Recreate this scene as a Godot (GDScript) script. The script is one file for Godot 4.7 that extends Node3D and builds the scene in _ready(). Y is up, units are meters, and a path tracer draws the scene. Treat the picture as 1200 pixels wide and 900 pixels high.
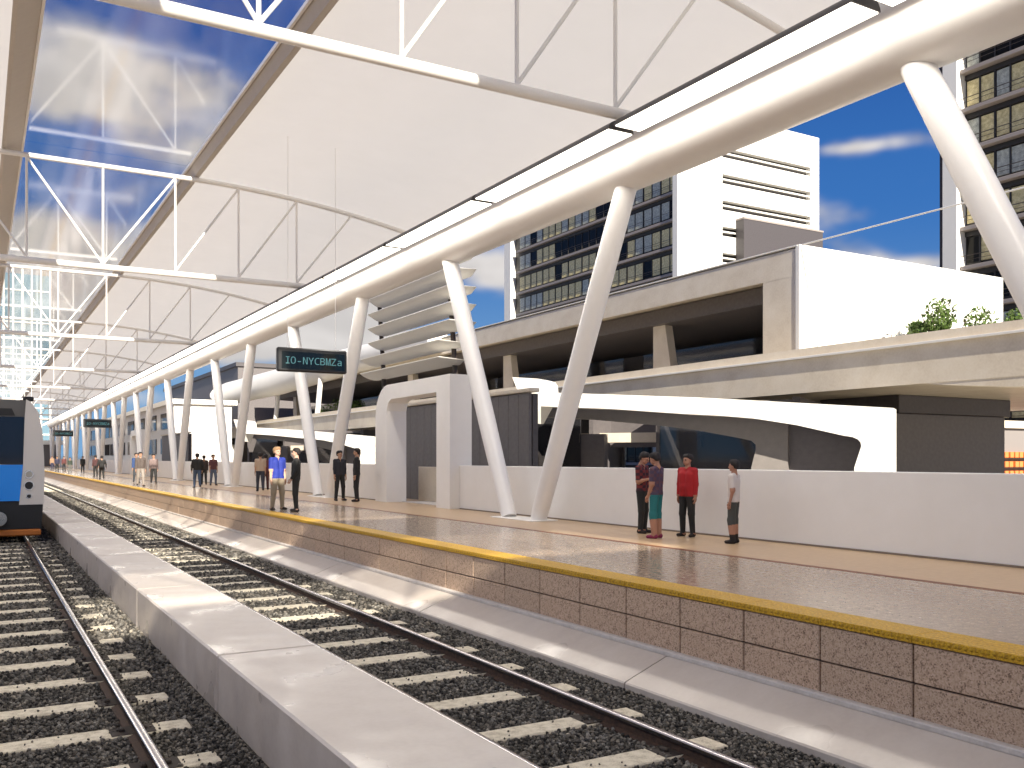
extends Node3D
# World: x across the tracks towards the platform, y up (platform top = 0), the tracks run along -z. V(x, y, d) has d metres along the tracks.

var M := {}
var taken := {}
var R := RandomNumberGenerator.new()
var head_part: Dictionary
var hand_part: Dictionary
var hair_part: Dictionary


func V(x: float, y: float, d: float) -> Vector3:
	return Vector3(x, y, -d)


# ---------------------------------------------------------------- mesh building
class MB:
	var v := PackedVector3Array()
	var n := PackedVector3Array()
	var c := PackedColorArray()
	var ix := PackedInt32Array()
	var colored := false

	func face(p: PackedVector3Array, outward: Vector3) -> void:
		var nn := (p[1] - p[0]).cross(p[2] - p[0])
		if nn.length_squared() < 1e-14 and p.size() > 3:
			nn = (p[2] - p[0]).cross(p[3] - p[0])
		nn = nn.normalized()
		var flip := nn.dot(outward) < 0.0
		if flip:
			nn = -nn
		var b := v.size()
		for q in p:
			v.append(q)
			n.append(nn)
		for k in range(1, p.size() - 1):
			if flip:
				ix.append_array([b, b + k, b + k + 1])
			else:
				ix.append_array([b, b + k + 1, b + k])

	func box(lo: Vector3, hi: Vector3) -> void:
		cbox((lo + hi) / 2.0, (hi - lo).abs(), 0.0)

	# a box with chamfered edges, optionally turned
	func cbox(at: Vector3, size: Vector3, bev: float, bas := Basis.IDENTITY) -> void:
		var h := size / 2.0
		if bev <= 0.0:
			for ax in 3:
				for s in [-1.0, 1.0]:
					var o := Vector3.ZERO
					o[ax] = s
					var a1 := (ax + 1) % 3
					var a2 := (ax + 2) % 3
					var p := PackedVector3Array()
					for q in [[-1, -1], [1, -1], [1, 1], [-1, 1]]:
						var w := Vector3.ZERO
						w[ax] = s * h[ax]
						w[a1] = q[0] * h[a1]
						w[a2] = q[1] * h[a2]
						p.append(at + bas * w)
					face(p, bas * o)
			return
		var i := h - Vector3(bev, bev, bev)
		for ax in 3:
			var a1 := (ax + 1) % 3
			var a2 := (ax + 2) % 3
			for s in [-1.0, 1.0]:
				var o := Vector3.ZERO
				o[ax] = s
				var p := PackedVector3Array()
				for q in [[-1, -1], [1, -1], [1, 1], [-1, 1]]:
					var w := Vector3.ZERO
					w[ax] = s * h[ax]
					w[a1] = q[0] * i[a1]
					w[a2] = q[1] * i[a2]
					p.append(at + bas * w)
				face(p, bas * o)
			for s1 in [-1.0, 1.0]:
				for s2 in [-1.0, 1.0]:
					var p := PackedVector3Array()
					for q in [[0, -1], [0, 1], [1, 1], [1, -1]]:
						var w := Vector3.ZERO
						w[ax] = q[1] * i[ax]
						w[a1] = s1 * (h[a1] if q[0] == 0 else i[a1])
						w[a2] = s2 * (i[a2] if q[0] == 0 else h[a2])
						p.append(at + bas * w)
					var o := Vector3.ZERO
					o[a1] = s1
					o[a2] = s2
					face(p, bas * o)
		for sx in [-1.0, 1.0]:
			for sy in [-1.0, 1.0]:
				for sz in [-1.0, 1.0]:
					var s := Vector3(sx, sy, sz)
					face(PackedVector3Array([at + bas * (s * Vector3(h.x, i.y, i.z)), at + bas * (s * Vector3(i.x, h.y, i.z)), at + bas * (s * Vector3(i.x, i.y, h.z))]), bas * s)

	# round tube through points, radius per point
	func tube(p: PackedVector3Array, r: PackedFloat32Array, sides: int, caps := true) -> void:
		var up := Vector3.UP
		var rings := []
		for k in p.size():
			var t := (p[min(k + 1, p.size() - 1)] - p[max(k - 1, 0)]).normalized()
			if k == 0 and absf(t.dot(up)) > 0.95:
				up = Vector3.RIGHT
			var side := t.cross(up).normalized()
			up = side.cross(t).normalized()
			var b := v.size()
			for s in sides:
				var a := TAU * s / sides
				var dir := side * cos(a) + up * sin(a)
				v.append(p[k] + dir * r[k])
				n.append(dir)
			rings.append(b)
		for k in p.size() - 1:
			for s in sides:
				var s2 := (s + 1) % sides
				var a: int = rings[k] + s
				var b: int = rings[k] + s2
				var c2: int = rings[k + 1] + s2
				var d: int = rings[k + 1] + s
				ix.append_array([a, b, c2, a, c2, d])
		if caps:
			for e in [0, p.size() - 1]:
				var q := PackedVector3Array()
				for s in sides:
					q.append(v[rings[e] + s])
				face(q, (p[0] - p[1]) if e == 0 else (p[e] - p[e - 1]))

	func bar(a: Vector3, b: Vector3, r: float, sides := 8) -> void:
		tube(PackedVector3Array([a, b]), PackedFloat32Array([r, r]), sides)

	# polygon (in the plane of ux, uy at o) extruded along dep
	func slab(poly: PackedVector2Array, o: Vector3, ux: Vector3, uy: Vector3, dep: Vector3) -> void:
		var t := Geometry2D.triangulate_polygon(poly)
		var nn := dep.normalized()
		for side in 2:
			var b := v.size()
			var out := nn if side == 1 else -nn
			for q in poly:
				v.append(o + ux * q.x + uy * q.y + (dep if side == 1 else Vector3.ZERO))
				n.append(out)
			for k in range(0, t.size(), 3):
				var i0 := b + t[k]
				var i1 := b + t[k + 1]
				var i2 := b + t[k + 2]
				if (v[i1] - v[i0]).cross(v[i2] - v[i0]).dot(out) > 0.0:
					ix.append_array([i0, i2, i1])
				else:
					ix.append_array([i0, i1, i2])
		var area := 0.0
		for k in poly.size():
			area += poly[k].cross(poly[(k + 1) % poly.size()])
		for k in poly.size():
			var a := poly[k]
			var b2 := poly[(k + 1) % poly.size()]
			var e := b2 - a
			var o2 := Vector2(e.y, -e.x) * signf(area)
			var pa := o + ux * a.x + uy * a.y
			var pb := o + ux * b2.x + uy * b2.y
			face(PackedVector3Array([pa, pb, pb + dep, pa + dep]), ux * o2.x + uy * o2.y)

	# sweep an open or closed section of (x, y) along the tracks; smooth across the section
	func sweep(sec: PackedVector2Array, d0: float, d1: float, closed: bool, outer: Vector2) -> void:
		var cnt := sec.size()
		for k in (cnt if closed else cnt - 1):
			var b := v.size()
			var e := sec[(k + 1) % cnt] - sec[k]
			for j in 2:
				var kk := (k + j) % cnt
				var e0 := sec[kk] - sec[(kk - 1 + cnt) % cnt]
				var e1 := sec[(kk + 1) % cnt] - sec[kk]
				if not closed and kk == 0:
					e0 = e1
				if not closed and kk == cnt - 1:
					e1 = e0
				var n0 := Vector2(e0.y, -e0.x).normalized()
				var n1 := Vector2(e1.y, -e1.x).normalized()
				var nk := Vector2(e.y, -e.x).normalized()
				var use := (n0 + n1).normalized() if n0.dot(n1) > 0.75 else nk
				var mid := sec[k] + e / 2.0
				var s := 1.0
				if closed:
					s = signf(nk.dot(mid - outer))
				else:
					s = signf(nk.dot(outer))
				var nv := Vector3(use.x * s, use.y * s, 0)
				v.append(Vector3(sec[kk].x, sec[kk].y, -d0))
				n.append(nv)
				v.append(Vector3(sec[kk].x, sec[kk].y, -d1))
				n.append(nv)
			if (v[b + 2] - v[b]).cross(v[b + 1] - v[b]).dot(n[b]) > 0.0:
				ix.append_array([b, b + 1, b + 2, b + 2, b + 1, b + 3])
			else:
				ix.append_array([b, b + 2, b + 1, b + 2, b + 3, b + 1])

	func mesh(m: Material) -> ArrayMesh:
		var a := []
		a.resize(Mesh.ARRAY_MAX)
		a[Mesh.ARRAY_VERTEX] = v
		a[Mesh.ARRAY_NORMAL] = n
		if colored:
			a[Mesh.ARRAY_COLOR] = c
		a[Mesh.ARRAY_INDEX] = ix
		var am := ArrayMesh.new()
		am.add_surface_from_arrays(Mesh.PRIMITIVE_TRIANGLES, a)
		am.surface_set_material(0, m)
		return am


func numbered(called: String) -> String:
	taken[called] = taken.get(called, -1) + 1
	return called if taken[called] == 0 else "%s_%03d" % [called, taken[called]]


func tag(o: Node, label: String, category := "", group := "", kind := "") -> void:
	if label:
		o.set_meta("label", label)
	if category:
		o.set_meta("category", category)
	if group:
		o.set_meta("group", group)
	if kind:
		o.set_meta("kind", kind)


func thing(called: String, label: String, category: String, at := Vector3.ZERO, turn := 0.0, group := "", kind := "") -> Node3D:
	var o := Node3D.new()
	o.name = numbered(called)
	add_child(o)
	o.position = at
	o.rotation.y = turn
	tag(o, label, category, group, kind)
	return o


func put(called: String, mesh: Mesh, parent: Node, at := Vector3.ZERO) -> MeshInstance3D:
	var o := MeshInstance3D.new()
	o.name = called if parent != self else numbered(called)
	o.mesh = mesh
	o.position = at
	parent.add_child(o, true)
	return o


func build(called: String, b: MB, m: Material, parent: Node, at := Vector3.ZERO) -> MeshInstance3D:
	return put(called, b.mesh(m), parent, at)


func copy(o: Node3D, at: Vector3, label := "") -> Node3D:
	var c: Node3D = o.duplicate()
	c.name = numbered(String(o.name).trim_suffix("_000"))
	add_child(c)
	c.position = at
	if label:
		c.set_meta("label", label)
	return c


# ---------------------------------------------------------------- textures and materials
func lin(r: float, g: float, b: float) -> Color:
	return Color(r, g, b).linear_to_srgb()


func nz(sd: int, freq: float, size: int, oct := 4, type := FastNoiseLite.TYPE_SIMPLEX_SMOOTH) -> PackedByteArray:
	var f := FastNoiseLite.new()
	f.seed = sd
	f.noise_type = type
	f.frequency = freq
	f.fractal_octaves = oct
	if type == FastNoiseLite.TYPE_CELLULAR:
		f.fractal_type = FastNoiseLite.FRACTAL_NONE
		f.cellular_return_type = FastNoiseLite.RETURN_CELL_VALUE
	return f.get_seamless_image(size, size).get_data()


# layers: [bytes, weight]; stops: linear colours from low to high
func mixtex(size: int, layers: Array, stops: Array, contrast := 1.0) -> ImageTexture:
	var pal := PackedByteArray()
	for k in 256:
		var t := clampf((k / 255.0 - 0.5) * contrast + 0.5, 0.0, 1.0) * (stops.size() - 1)
		var i := mini(int(t), stops.size() - 2)
		var col: Color = stops[i].lerp(stops[i + 1], t - i)
		col = col.linear_to_srgb()
		pal.append_array([int(col.r * 255), int(col.g * 255), int(col.b * 255)])
	var out := PackedByteArray()
	out.resize(size * size * 3)
	var total := 0.0
	for l in layers:
		total += l[1]
	var a: PackedByteArray = layers[0][0]
	var wa: float = layers[0][1] / total
	var b: PackedByteArray = layers[1][0] if layers.size() > 1 else a
	var wb: float = layers[1][1] / total if layers.size() > 1 else 0.0
	var c: PackedByteArray = layers[2][0] if layers.size() > 2 else a
	var wc: float = layers[2][1] / total if layers.size() > 2 else 0.0
	for k in size * size:
		var i := clampi(int(a[k] * wa + b[k] * wb + c[k] * wc), 0, 255) * 3
		out[k * 3] = pal[i]
		out[k * 3 + 1] = pal[i + 1]
		out[k * 3 + 2] = pal[i + 2]
	return ImageTexture.create_from_image(Image.create_from_data(size, size, false, Image.FORMAT_RGB8, out))


func gray(size: int, a: PackedByteArray, lo := 0.0, hi := 1.0) -> ImageTexture:
	var out := PackedByteArray()
	out.resize(size * size)
	for k in size * size:
		out[k] = int(clampf(lo + (hi - lo) * a[k] / 255.0, 0, 1) * 255)
	return ImageTexture.create_from_image(Image.create_from_data(size, size, false, Image.FORMAT_L8, out))


func mat(called: String, col: Color, rough := 0.6, metal := 0.0) -> StandardMaterial3D:
	var m := StandardMaterial3D.new()
	m.resource_name = called
	m.albedo_color = col.linear_to_srgb()
	m.roughness = rough
	m.metallic = metal
	M[called] = m
	return m


func texmat(called: String, t: Texture2D, tile: float, rough := 0.6, rough_tex: Texture2D = null, height: Texture2D = null, hs := 0.0) -> StandardMaterial3D:
	var m := mat(called, Color.WHITE, rough)
	m.albedo_texture = t
	m.uv1_triplanar = true
	m.uv1_world_triplanar = true
	m.uv1_scale = Vector3.ONE / tile
	if rough_tex:
		m.roughness_texture = rough_tex
		m.roughness = 1.0
	if height:
		m.heightmap_enabled = true
		m.heightmap_texture = height
		m.heightmap_scale = hs
	return m


func materials() -> void:
	var big := nz(1, 0.006, 512, 5)
	var mid := nz(2, 0.02, 512, 4)
	var fine := nz(3, 0.12, 512, 3)
	var grit := nz(4, 0.35, 512, 2)
	var cell := nz(5, 0.16, 512, 1, FastNoiseLite.TYPE_CELLULAR)
	var cell2 := nz(6, 0.085, 512, 1, FastNoiseLite.TYPE_CELLULAR)
	texmat("canopy", mixtex(512, [[big, 1.0], [mid, 0.6], [grit, 0.4]], [Color(0.785, 0.77, 0.735), Color(0.83, 0.815, 0.785)]), 9.0, 0.55)
	texmat("steel_white", mixtex(512, [[mid, 1.0], [fine, 0.6]], [Color(0.82, 0.79, 0.75), Color(0.86, 0.835, 0.80)]), 3.0, 0.32)
	texmat("upstand", mixtex(512, [[mid, 1.0], [fine, 1.0]], [Color(0.50, 0.45, 0.40), Color(0.57, 0.52, 0.46)]), 4.0, 0.6)
	texmat("plaster", mixtex(512, [[big, 1.0], [mid, 0.7], [grit, 0.5]], [Color(0.80, 0.77, 0.725), Color(0.86, 0.83, 0.79)], 1.2), 5.0, 0.5)
	var rgh := gray(512, big, 0.16, 0.62)
	texmat("concrete", mixtex(512, [[big, 1.0], [mid, 0.8], [fine, 0.5]], [Color(0.52, 0.455, 0.395), Color(0.62, 0.555, 0.485), Color(0.68, 0.62, 0.55)], 1.3), 4.3, 0.4, rgh)
	texmat("kerb", mixtex(512, [[mid, 1.0], [fine, 0.6]], [Color(0.52, 0.48, 0.44), Color(0.68, 0.64, 0.6)], 1.4), 2.0, 0.5)
	texmat("sleeper", mixtex(512, [[mid, 1.0], [fine, 0.9], [grit, 0.6]], [Color(0.34, 0.29, 0.21), Color(0.65, 0.59, 0.455), Color(0.74, 0.68, 0.56)], 1.9), 1.3, 0.85)
	texmat("ballast_bed", mixtex(512, [[cell2, 1.0], [cell, 0.7], [grit, 0.5]], [Color(0.02, 0.018, 0.016), Color(0.055, 0.05, 0.045), Color(0.11, 0.10, 0.09)], 1.6), 2.2, 0.95, null, gray(512, cell2), 1.0)  # shade between the stones is mixed into this darker colour
	texmat("granite", mixtex(512, [[cell, 1.0], [grit, 0.8], [mid, 0.35]], [Color(0.10, 0.06, 0.035), Color(0.47, 0.325, 0.225), Color(0.55, 0.395, 0.28), Color(0.59, 0.435, 0.32), Color(0.65, 0.50, 0.38)], 1.8), 1.05, 0.55)
	texmat("granite_b", mixtex(512, [[cell, 1.0], [grit, 0.8], [mid, 0.35]], [Color(0.09, 0.055, 0.035), Color(0.45, 0.315, 0.22), Color(0.52, 0.38, 0.27), Color(0.56, 0.42, 0.31), Color(0.62, 0.48, 0.37)], 1.8), 0.93, 0.5)
	texmat("terrazzo", mixtex(512, [[cell, 1.0], [grit, 0.9], [mid, 0.6]], [Color(0.22, 0.155, 0.105), Color(0.33, 0.25, 0.18), Color(0.37, 0.285, 0.21), Color(0.52, 0.43, 0.34)], 1.3), 1.15, 0.2, gray(512, mid, 0.08, 0.30))
	texmat("tan_paving", mixtex(512, [[mid, 1.0], [grit, 0.9]], [Color(0.44, 0.30, 0.175), Color(0.55, 0.395, 0.245)], 1.3), 1.6, 0.34)
	mat("inlay", Color(0.20, 0.065, 0.018), 0.4)
	mat("grout", Color(0.16, 0.115, 0.085), 0.9)
	mat("shadow_gap_strip", Color(0.20, 0.155, 0.12), 0.6)  # dark strip painted in for the shadow gap at the wall foot
	# tactile studs: relief of rows of domes
	var st := PackedByteArray()
	st.resize(256 * 256)
	for y in 256:
		for x in 256:
			var q := Vector2(fmod(x, 32.0) - 16.0, fmod(y, 32.0) - 16.0).length()
			st[y * 256 + x] = int(255.0 * clampf((11.5 - q) / 5.0, 0, 1))
	var studs := ImageTexture.create_from_image(Image.create_from_data(256, 256, false, Image.FORMAT_L8, st))
	texmat("tactile", mixtex(512, [[mid, 1.0], [fine, 0.8], [grit, 0.5]], [Color(0.28, 0.13, 0.004), Color(0.62, 0.35, 0.010), Color(0.74, 0.47, 0.03)], 2.2), 0.4, 0.5, null, studs, 1.2)
	mat("rail_head", Color(0.62, 0.58, 0.56), 0.22, 1.0)
	texmat("rail_side", mixtex(512, [[mid, 1.0], [fine, 1.0]], [Color(0.03, 0.018, 0.012), Color(0.10, 0.055, 0.035)], 1.6), 0.8, 0.8)
	mat("baseplate", Color(0.035, 0.026, 0.02), 0.8)
	mat("lamp_case", Color(0.10, 0.095, 0.095), 0.45, 0.3)
	var gl := mat("lamp_glow", Color(0.9, 0.9, 0.88), 0.5)
	gl.emission_enabled = true
	gl.emission = Color(1.0, 0.965, 0.90)
	gl.emission_energy_multiplier = 1.3
	var pane := mat("skylight_glass", Color(0.10, 0.12, 0.13), 0.09)
	pane.transparency = BaseMaterial3D.TRANSPARENCY_ALPHA
	pane.albedo_color.a = 0.04
	var sun_dimmer := mat("sun_dimming_glass", Color(0.6, 0.6, 0.58), 0.3)  # milky glass added in unseen bays to weaken the sun patches
	sun_dimmer.transparency = BaseMaterial3D.TRANSPARENCY_ALPHA
	sun_dimmer.albedo_color.a = 0.55
	M.canopy.backlight_enabled = true
	M.canopy.backlight = Color(1.0, 0.99, 0.97)
	# buildings
	texmat("white_render", mixtex(512, [[big, 1.0], [fine, 0.5], [grit, 0.4]], [Color(0.77, 0.75, 0.69), Color(0.83, 0.81, 0.755)]), 6.0, 0.6)
	texmat("beige_concrete", mixtex(512, [[big, 1.0], [mid, 0.7], [fine, 0.7]], [Color(0.62, 0.53, 0.40), Color(0.72, 0.635, 0.50), Color(0.78, 0.705, 0.575)], 1.4), 7.0, 0.45)
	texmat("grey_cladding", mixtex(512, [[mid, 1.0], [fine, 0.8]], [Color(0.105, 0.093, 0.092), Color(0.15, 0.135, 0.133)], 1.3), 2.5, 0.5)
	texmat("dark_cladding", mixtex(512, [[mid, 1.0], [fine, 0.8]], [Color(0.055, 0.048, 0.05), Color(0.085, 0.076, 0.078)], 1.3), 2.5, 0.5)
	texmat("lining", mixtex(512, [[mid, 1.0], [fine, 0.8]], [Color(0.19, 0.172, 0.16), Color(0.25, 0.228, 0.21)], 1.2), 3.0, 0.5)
	var bg := mat("black_glass", Color(0.03, 0.03, 0.034), 0.05)
	bg.transparency = BaseMaterial3D.TRANSPARENCY_ALPHA
	bg.albedo_color.a = 0.5
	mat("void", Color(0.22, 0.20, 0.19), 0.7)
	mat("bronze", Color(0.055, 0.042, 0.035), 0.4, 0.3)
	mat("tower_frame", Color(0.022, 0.019, 0.017), 0.5)
	mat("slab_edge", Color(0.30, 0.26, 0.235), 0.5)
	mat("window_dark", Color(0.014, 0.013, 0.011), 0.05).metallic_specular = 0.25
	texmat("lit_curtain", mixtex(512, [[mid, 1.0], [fine, 1.0]], [Color(0.48, 0.39, 0.17), Color(0.88, 0.77, 0.42)], 2.0), 5.0, 0.3)  # light of lit rooms painted as yellow on the curtained panes
	texmat("curtain_b", mixtex(512, [[mid, 1.0], [fine, 1.0]], [Color(0.26, 0.27, 0.23), Color(0.62, 0.64, 0.55)], 2.0), 5.0, 0.3)
	mat("asphalt", Color(0.12, 0.115, 0.11), 0.9)
	texmat("ground", mixtex(512, [[big, 1.0], [fine, 0.5]], [Color(0.42, 0.39, 0.34), Color(0.50, 0.465, 0.41)]), 12.0, 0.9)
	mat("far_glass", Color(0.16, 0.26, 0.32), 0.15, 0.2)
	# train
	mat("train_white", Color(0.62, 0.585, 0.55), 0.25)
	mat("train_blue", Color(0.015, 0.24, 0.80), 0.25)
	mat("train_dark", Color(0.008, 0.010, 0.022), 0.06)
	mat("train_grey", Color(0.11, 0.105, 0.10), 0.4)
	mat("train_black", Color(0.008, 0.008, 0.010), 0.5)
	mat("train_orange", Color(0.42, 0.13, 0.018), 0.5)
	mat("chrome", Color(0.6, 0.6, 0.62), 0.15, 1.0)
	mat("lens", Color(0.35, 0.33, 0.30), 0.05)
	# signs
	mat("sign_case", Color(0.010, 0.010, 0.011), 0.35)
	mat("sign_screen", Color(0.004, 0.008, 0.009), 0.1)
	var sg := mat("sign_text", Color(0.10, 0.22, 0.23), 0.5)
	sg.emission_enabled = true
	sg.emission = Color(0.22, 0.52, 0.55)
	sg.emission_energy_multiplier = 0.16
	var fl := mat("leaf", Color.WHITE, 0.6)
	fl.vertex_color_use_as_albedo = true
	fl.backlight_enabled = true
	fl.backlight = Color(0.25, 0.35, 0.08)
	mat("bark", Color(0.09, 0.065, 0.045), 0.9)
	var pm := mat("person_skin_and_clothes", Color.WHITE, 0.75)
	pm.vertex_color_use_as_albedo = true
	var sm := mat("stone", Color.WHITE, 0.85)
	sm.vertex_color_use_as_albedo = true
	var og := mat("glow_lit_goods", Color(0.55, 0.20, 0.06), 0.5)  # emission stands in for warm shop lighting on the goods
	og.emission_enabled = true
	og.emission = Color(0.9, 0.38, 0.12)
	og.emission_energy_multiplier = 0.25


# ---------------------------------------------------------------- sky
func make_sky() -> PanoramaSkyMaterial:
	var w := 1536
	var h := 768
	var f := FastNoiseLite.new()
	f.seed = 21
	f.frequency = 1.0
	f.fractal_octaves = 5
	f.fractal_gain = 0.55
	var g := FastNoiseLite.new()
	g.seed = 5
	g.frequency = 1.0
	g.fractal_octaves = 3
	# clouds and two thin streaks painted for glass reflections, as banks: azimuth from the tracks, elevation, half widths, strength
	var banks_and_streaks := [[6.5, 20.8, 7.0, 3.4, 0.80], [12.5, 17.8, 4.5, 1.3, 0.55], [4.0, 11.0, 8.0, 3.0, 0.95], [2.0, 5.5, 10.0, 4.0, 0.8], [18.0, 7.6, 7.0, 3.0, 0.9], [22.5, 10.0, 3.0, 1.4, 0.6], [30.0, 11.8, 4.2, 2.0, 0.78], [49.3, 14.2, 2.2, 1.6, 0.55], [54.0, 11.0, 4.2, 0.8, 0.65], [51.5, 17.6, 5.0, 0.45, 0.62], [-20, 9, 9, 4, 0.7], [80, 10, 10, 4, 0.7], [-60, 16, 12, 5, 0.7], [120, 14, 12, 5, 0.7], [165, 11, 12, 4, 0.7], [-110, 12, 12, 5, 0.7], [-150, 19, 10, 4, 0.7]]
	var data := PackedFloat32Array()
	data.resize(w * h * 3)
	for y in h:
		var el := (0.5 - (y + 0.5) / h) * PI
		var sy := sin(el)
		var cy := cos(el)
		var t := clampf(sy, 0.0, 1.0)
		var base := Color(0.20, 0.40, 0.66).lerp(Color(0.045, 0.175, 0.50), smoothstep(0.02, 0.26, t)).lerp(Color(0.012, 0.072, 0.33), smoothstep(0.22, 0.50, t))
		if el < 0.0:
			base = Color(0.24, 0.23, 0.21)
		for x in w:
			var az := (x + 0.5) / w * TAU
			var col := base
			if el > 0.0 and el < 1.2:
				var dir := Vector3(sin(az) * cy, sy, cos(az) * cy)
				var p := dir / (sy + 0.22) * 1.15
				var nv := f.get_noise_3d(p.x * 1.5, sy * 2.0, p.z * 1.5) + 0.5 * f.get_noise_3d(dir.x * 11.0, sy * 22.0, dir.z * 11.0)
				var dens := 0.10 * smoothstep(0.1, 0.5, g.get_noise_3d(dir.x * 2.0, sy * 3.0, dir.z * 2.0)) - 0.16
				var ad := rad_to_deg(wrapf(az, -PI, PI))
				var ed := rad_to_deg(el)
				for b in banks_and_streaks:
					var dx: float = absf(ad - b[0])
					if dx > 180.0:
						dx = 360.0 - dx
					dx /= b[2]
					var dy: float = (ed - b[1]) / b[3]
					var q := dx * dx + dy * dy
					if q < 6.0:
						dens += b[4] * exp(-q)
				var cl := smoothstep(0.02, 0.52, dens + nv * 0.62)
				var lit := 0.62 + 0.55 * f.get_noise_3d(dir.x * 9.0 + 3.0, sy * 18.0 + 0.6, dir.z * 9.0)
				var wh := Color(0.86, 0.82, 0.79) * clampf(lit, 0.45, 1.02)
				wh = wh.lerp(Color(0.92, 0.86, 0.80), 0.5 * cl)
				col = base.lerp(wh, cl * 0.93)
			var i := (y * w + x) * 3
			data[i] = col.r
			data[i + 1] = col.g
			data[i + 2] = col.b
	var im := Image.create_from_data(w, h, false, Image.FORMAT_RGBF, data.to_byte_array())
	var m := PanoramaSkyMaterial.new()
	m.panorama = ImageTexture.create_from_image(im)
	return m


# ---------------------------------------------------------------- tracks and platform
func chamfer_mesh(size: Vector3, bev: float, m: Material) -> ArrayMesh:
	var b := MB.new()
	b.cbox(Vector3.ZERO, size, bev)
	return b.mesh(m)


func rail_section(x: float) -> PackedVector2Array:
	var p := PackedVector2Array()
	for q in [[-0.075, 0], [0.075, 0], [0.075, 0.012], [0.012, 0.03], [0.010, 0.115], [0.034, 0.125], [0.036, 0.150], [-0.036, 0.150], [-0.034, 0.125], [-0.010, 0.115], [-0.012, 0.03], [-0.075, 0.012]]:
		p.append(Vector2(x + q[0], -1.098 + q[1]))
	return p


func track(label: String, xc: float, d0: float, d1: float, phase: float) -> void:
	var t := thing("railway_track", label, "railway track")
	var sl := [chamfer_mesh(Vector3(2.55, 0.2, 0.33), 0.012, M.sleeper), chamfer_mesh(Vector3(2.55, 0.2, 0.325), 0.018, M.sleeper), chamfer_mesh(Vector3(2.53, 0.2, 0.335), 0.01, M.sleeper)]
	var plate := chamfer_mesh(Vector3(0.40, 0.028, 0.30), 0.006, M.baseplate)
	var clip := chamfer_mesh(Vector3(0.05, 0.045, 0.09), 0.012, M.baseplate)
	var d := d0 + phase
	while d < d1:
		var s := put("sleeper", sl[R.randi() % 3], t, V(xc + R.randf_range(-0.015, 0.015), -1.168 + R.randf_range(-0.006, 0.004), d))
		s.rotation.y = R.randf_range(-0.006, 0.006)
		if d < 50.0:
			for sx in [-0.75, 0.75]:
				put("baseplate", plate, s, Vector3(sx, 0.092, 0))
				if d < 22.0:
					for cx in [-0.1, 0.1]:
						put("rail_clip", clip, s, Vector3(sx + cx, 0.115, 0))
		d += 1.2
	for sx in [-0.75, 0.75]:
		var sec := rail_section(xc + sx)
		var b := MB.new()
		b.sweep(sec, d0, d1, true, Vector2(xc + sx, -1.02))
		var r := build("rail", b, M.rail_side, t)
		b = MB.new()
		b.sweep(PackedVector2Array([Vector2(xc + sx - 0.0385, -0.982), Vector2(xc + sx - 0.0385, -0.950), Vector2(xc + sx - 0.030, -0.941), Vector2(xc + sx, -0.938), Vector2(xc + sx + 0.030, -0.941), Vector2(xc + sx + 0.0385, -0.950), Vector2(xc + sx + 0.0385, -0.982)]), d0, d1, false, Vector2(0, 1))
		build("rail_head", b, M.rail_head, r)


func stone_mesh(sd: int) -> ArrayMesh:
	var r := RandomNumberGenerator.new()
	r.seed = sd
	var sph := SphereMesh.new()
	sph.radial_segments = 6
	sph.rings = 3
	sph.radius = 1.0
	sph.height = 2.0
	var a := sph.get_mesh_arrays()
	var pv: PackedVector3Array = a[Mesh.ARRAY_VERTEX]
	var pi: PackedInt32Array = a[Mesh.ARRAY_INDEX]
	var moved := {}
	var b := MB.new()
	for k in range(0, pi.size(), 3):
		var tri := PackedVector3Array()
		for j in 3:
			var q := pv[pi[k + j]]
			var key := q.snapped(Vector3.ONE * 0.01)
			if not moved.has(key):
				moved[key] = q * r.randf_range(0.65, 1.25) * Vector3(1.0, 0.75, 0.85)
			tri.append(moved[key])
		if (tri[1] - tri[0]).cross(tri[2] - tri[0]).length() > 1e-4:
			b.face(tri, tri[0] + tri[1] + tri[2])
	return b.mesh(M.stone)


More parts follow.
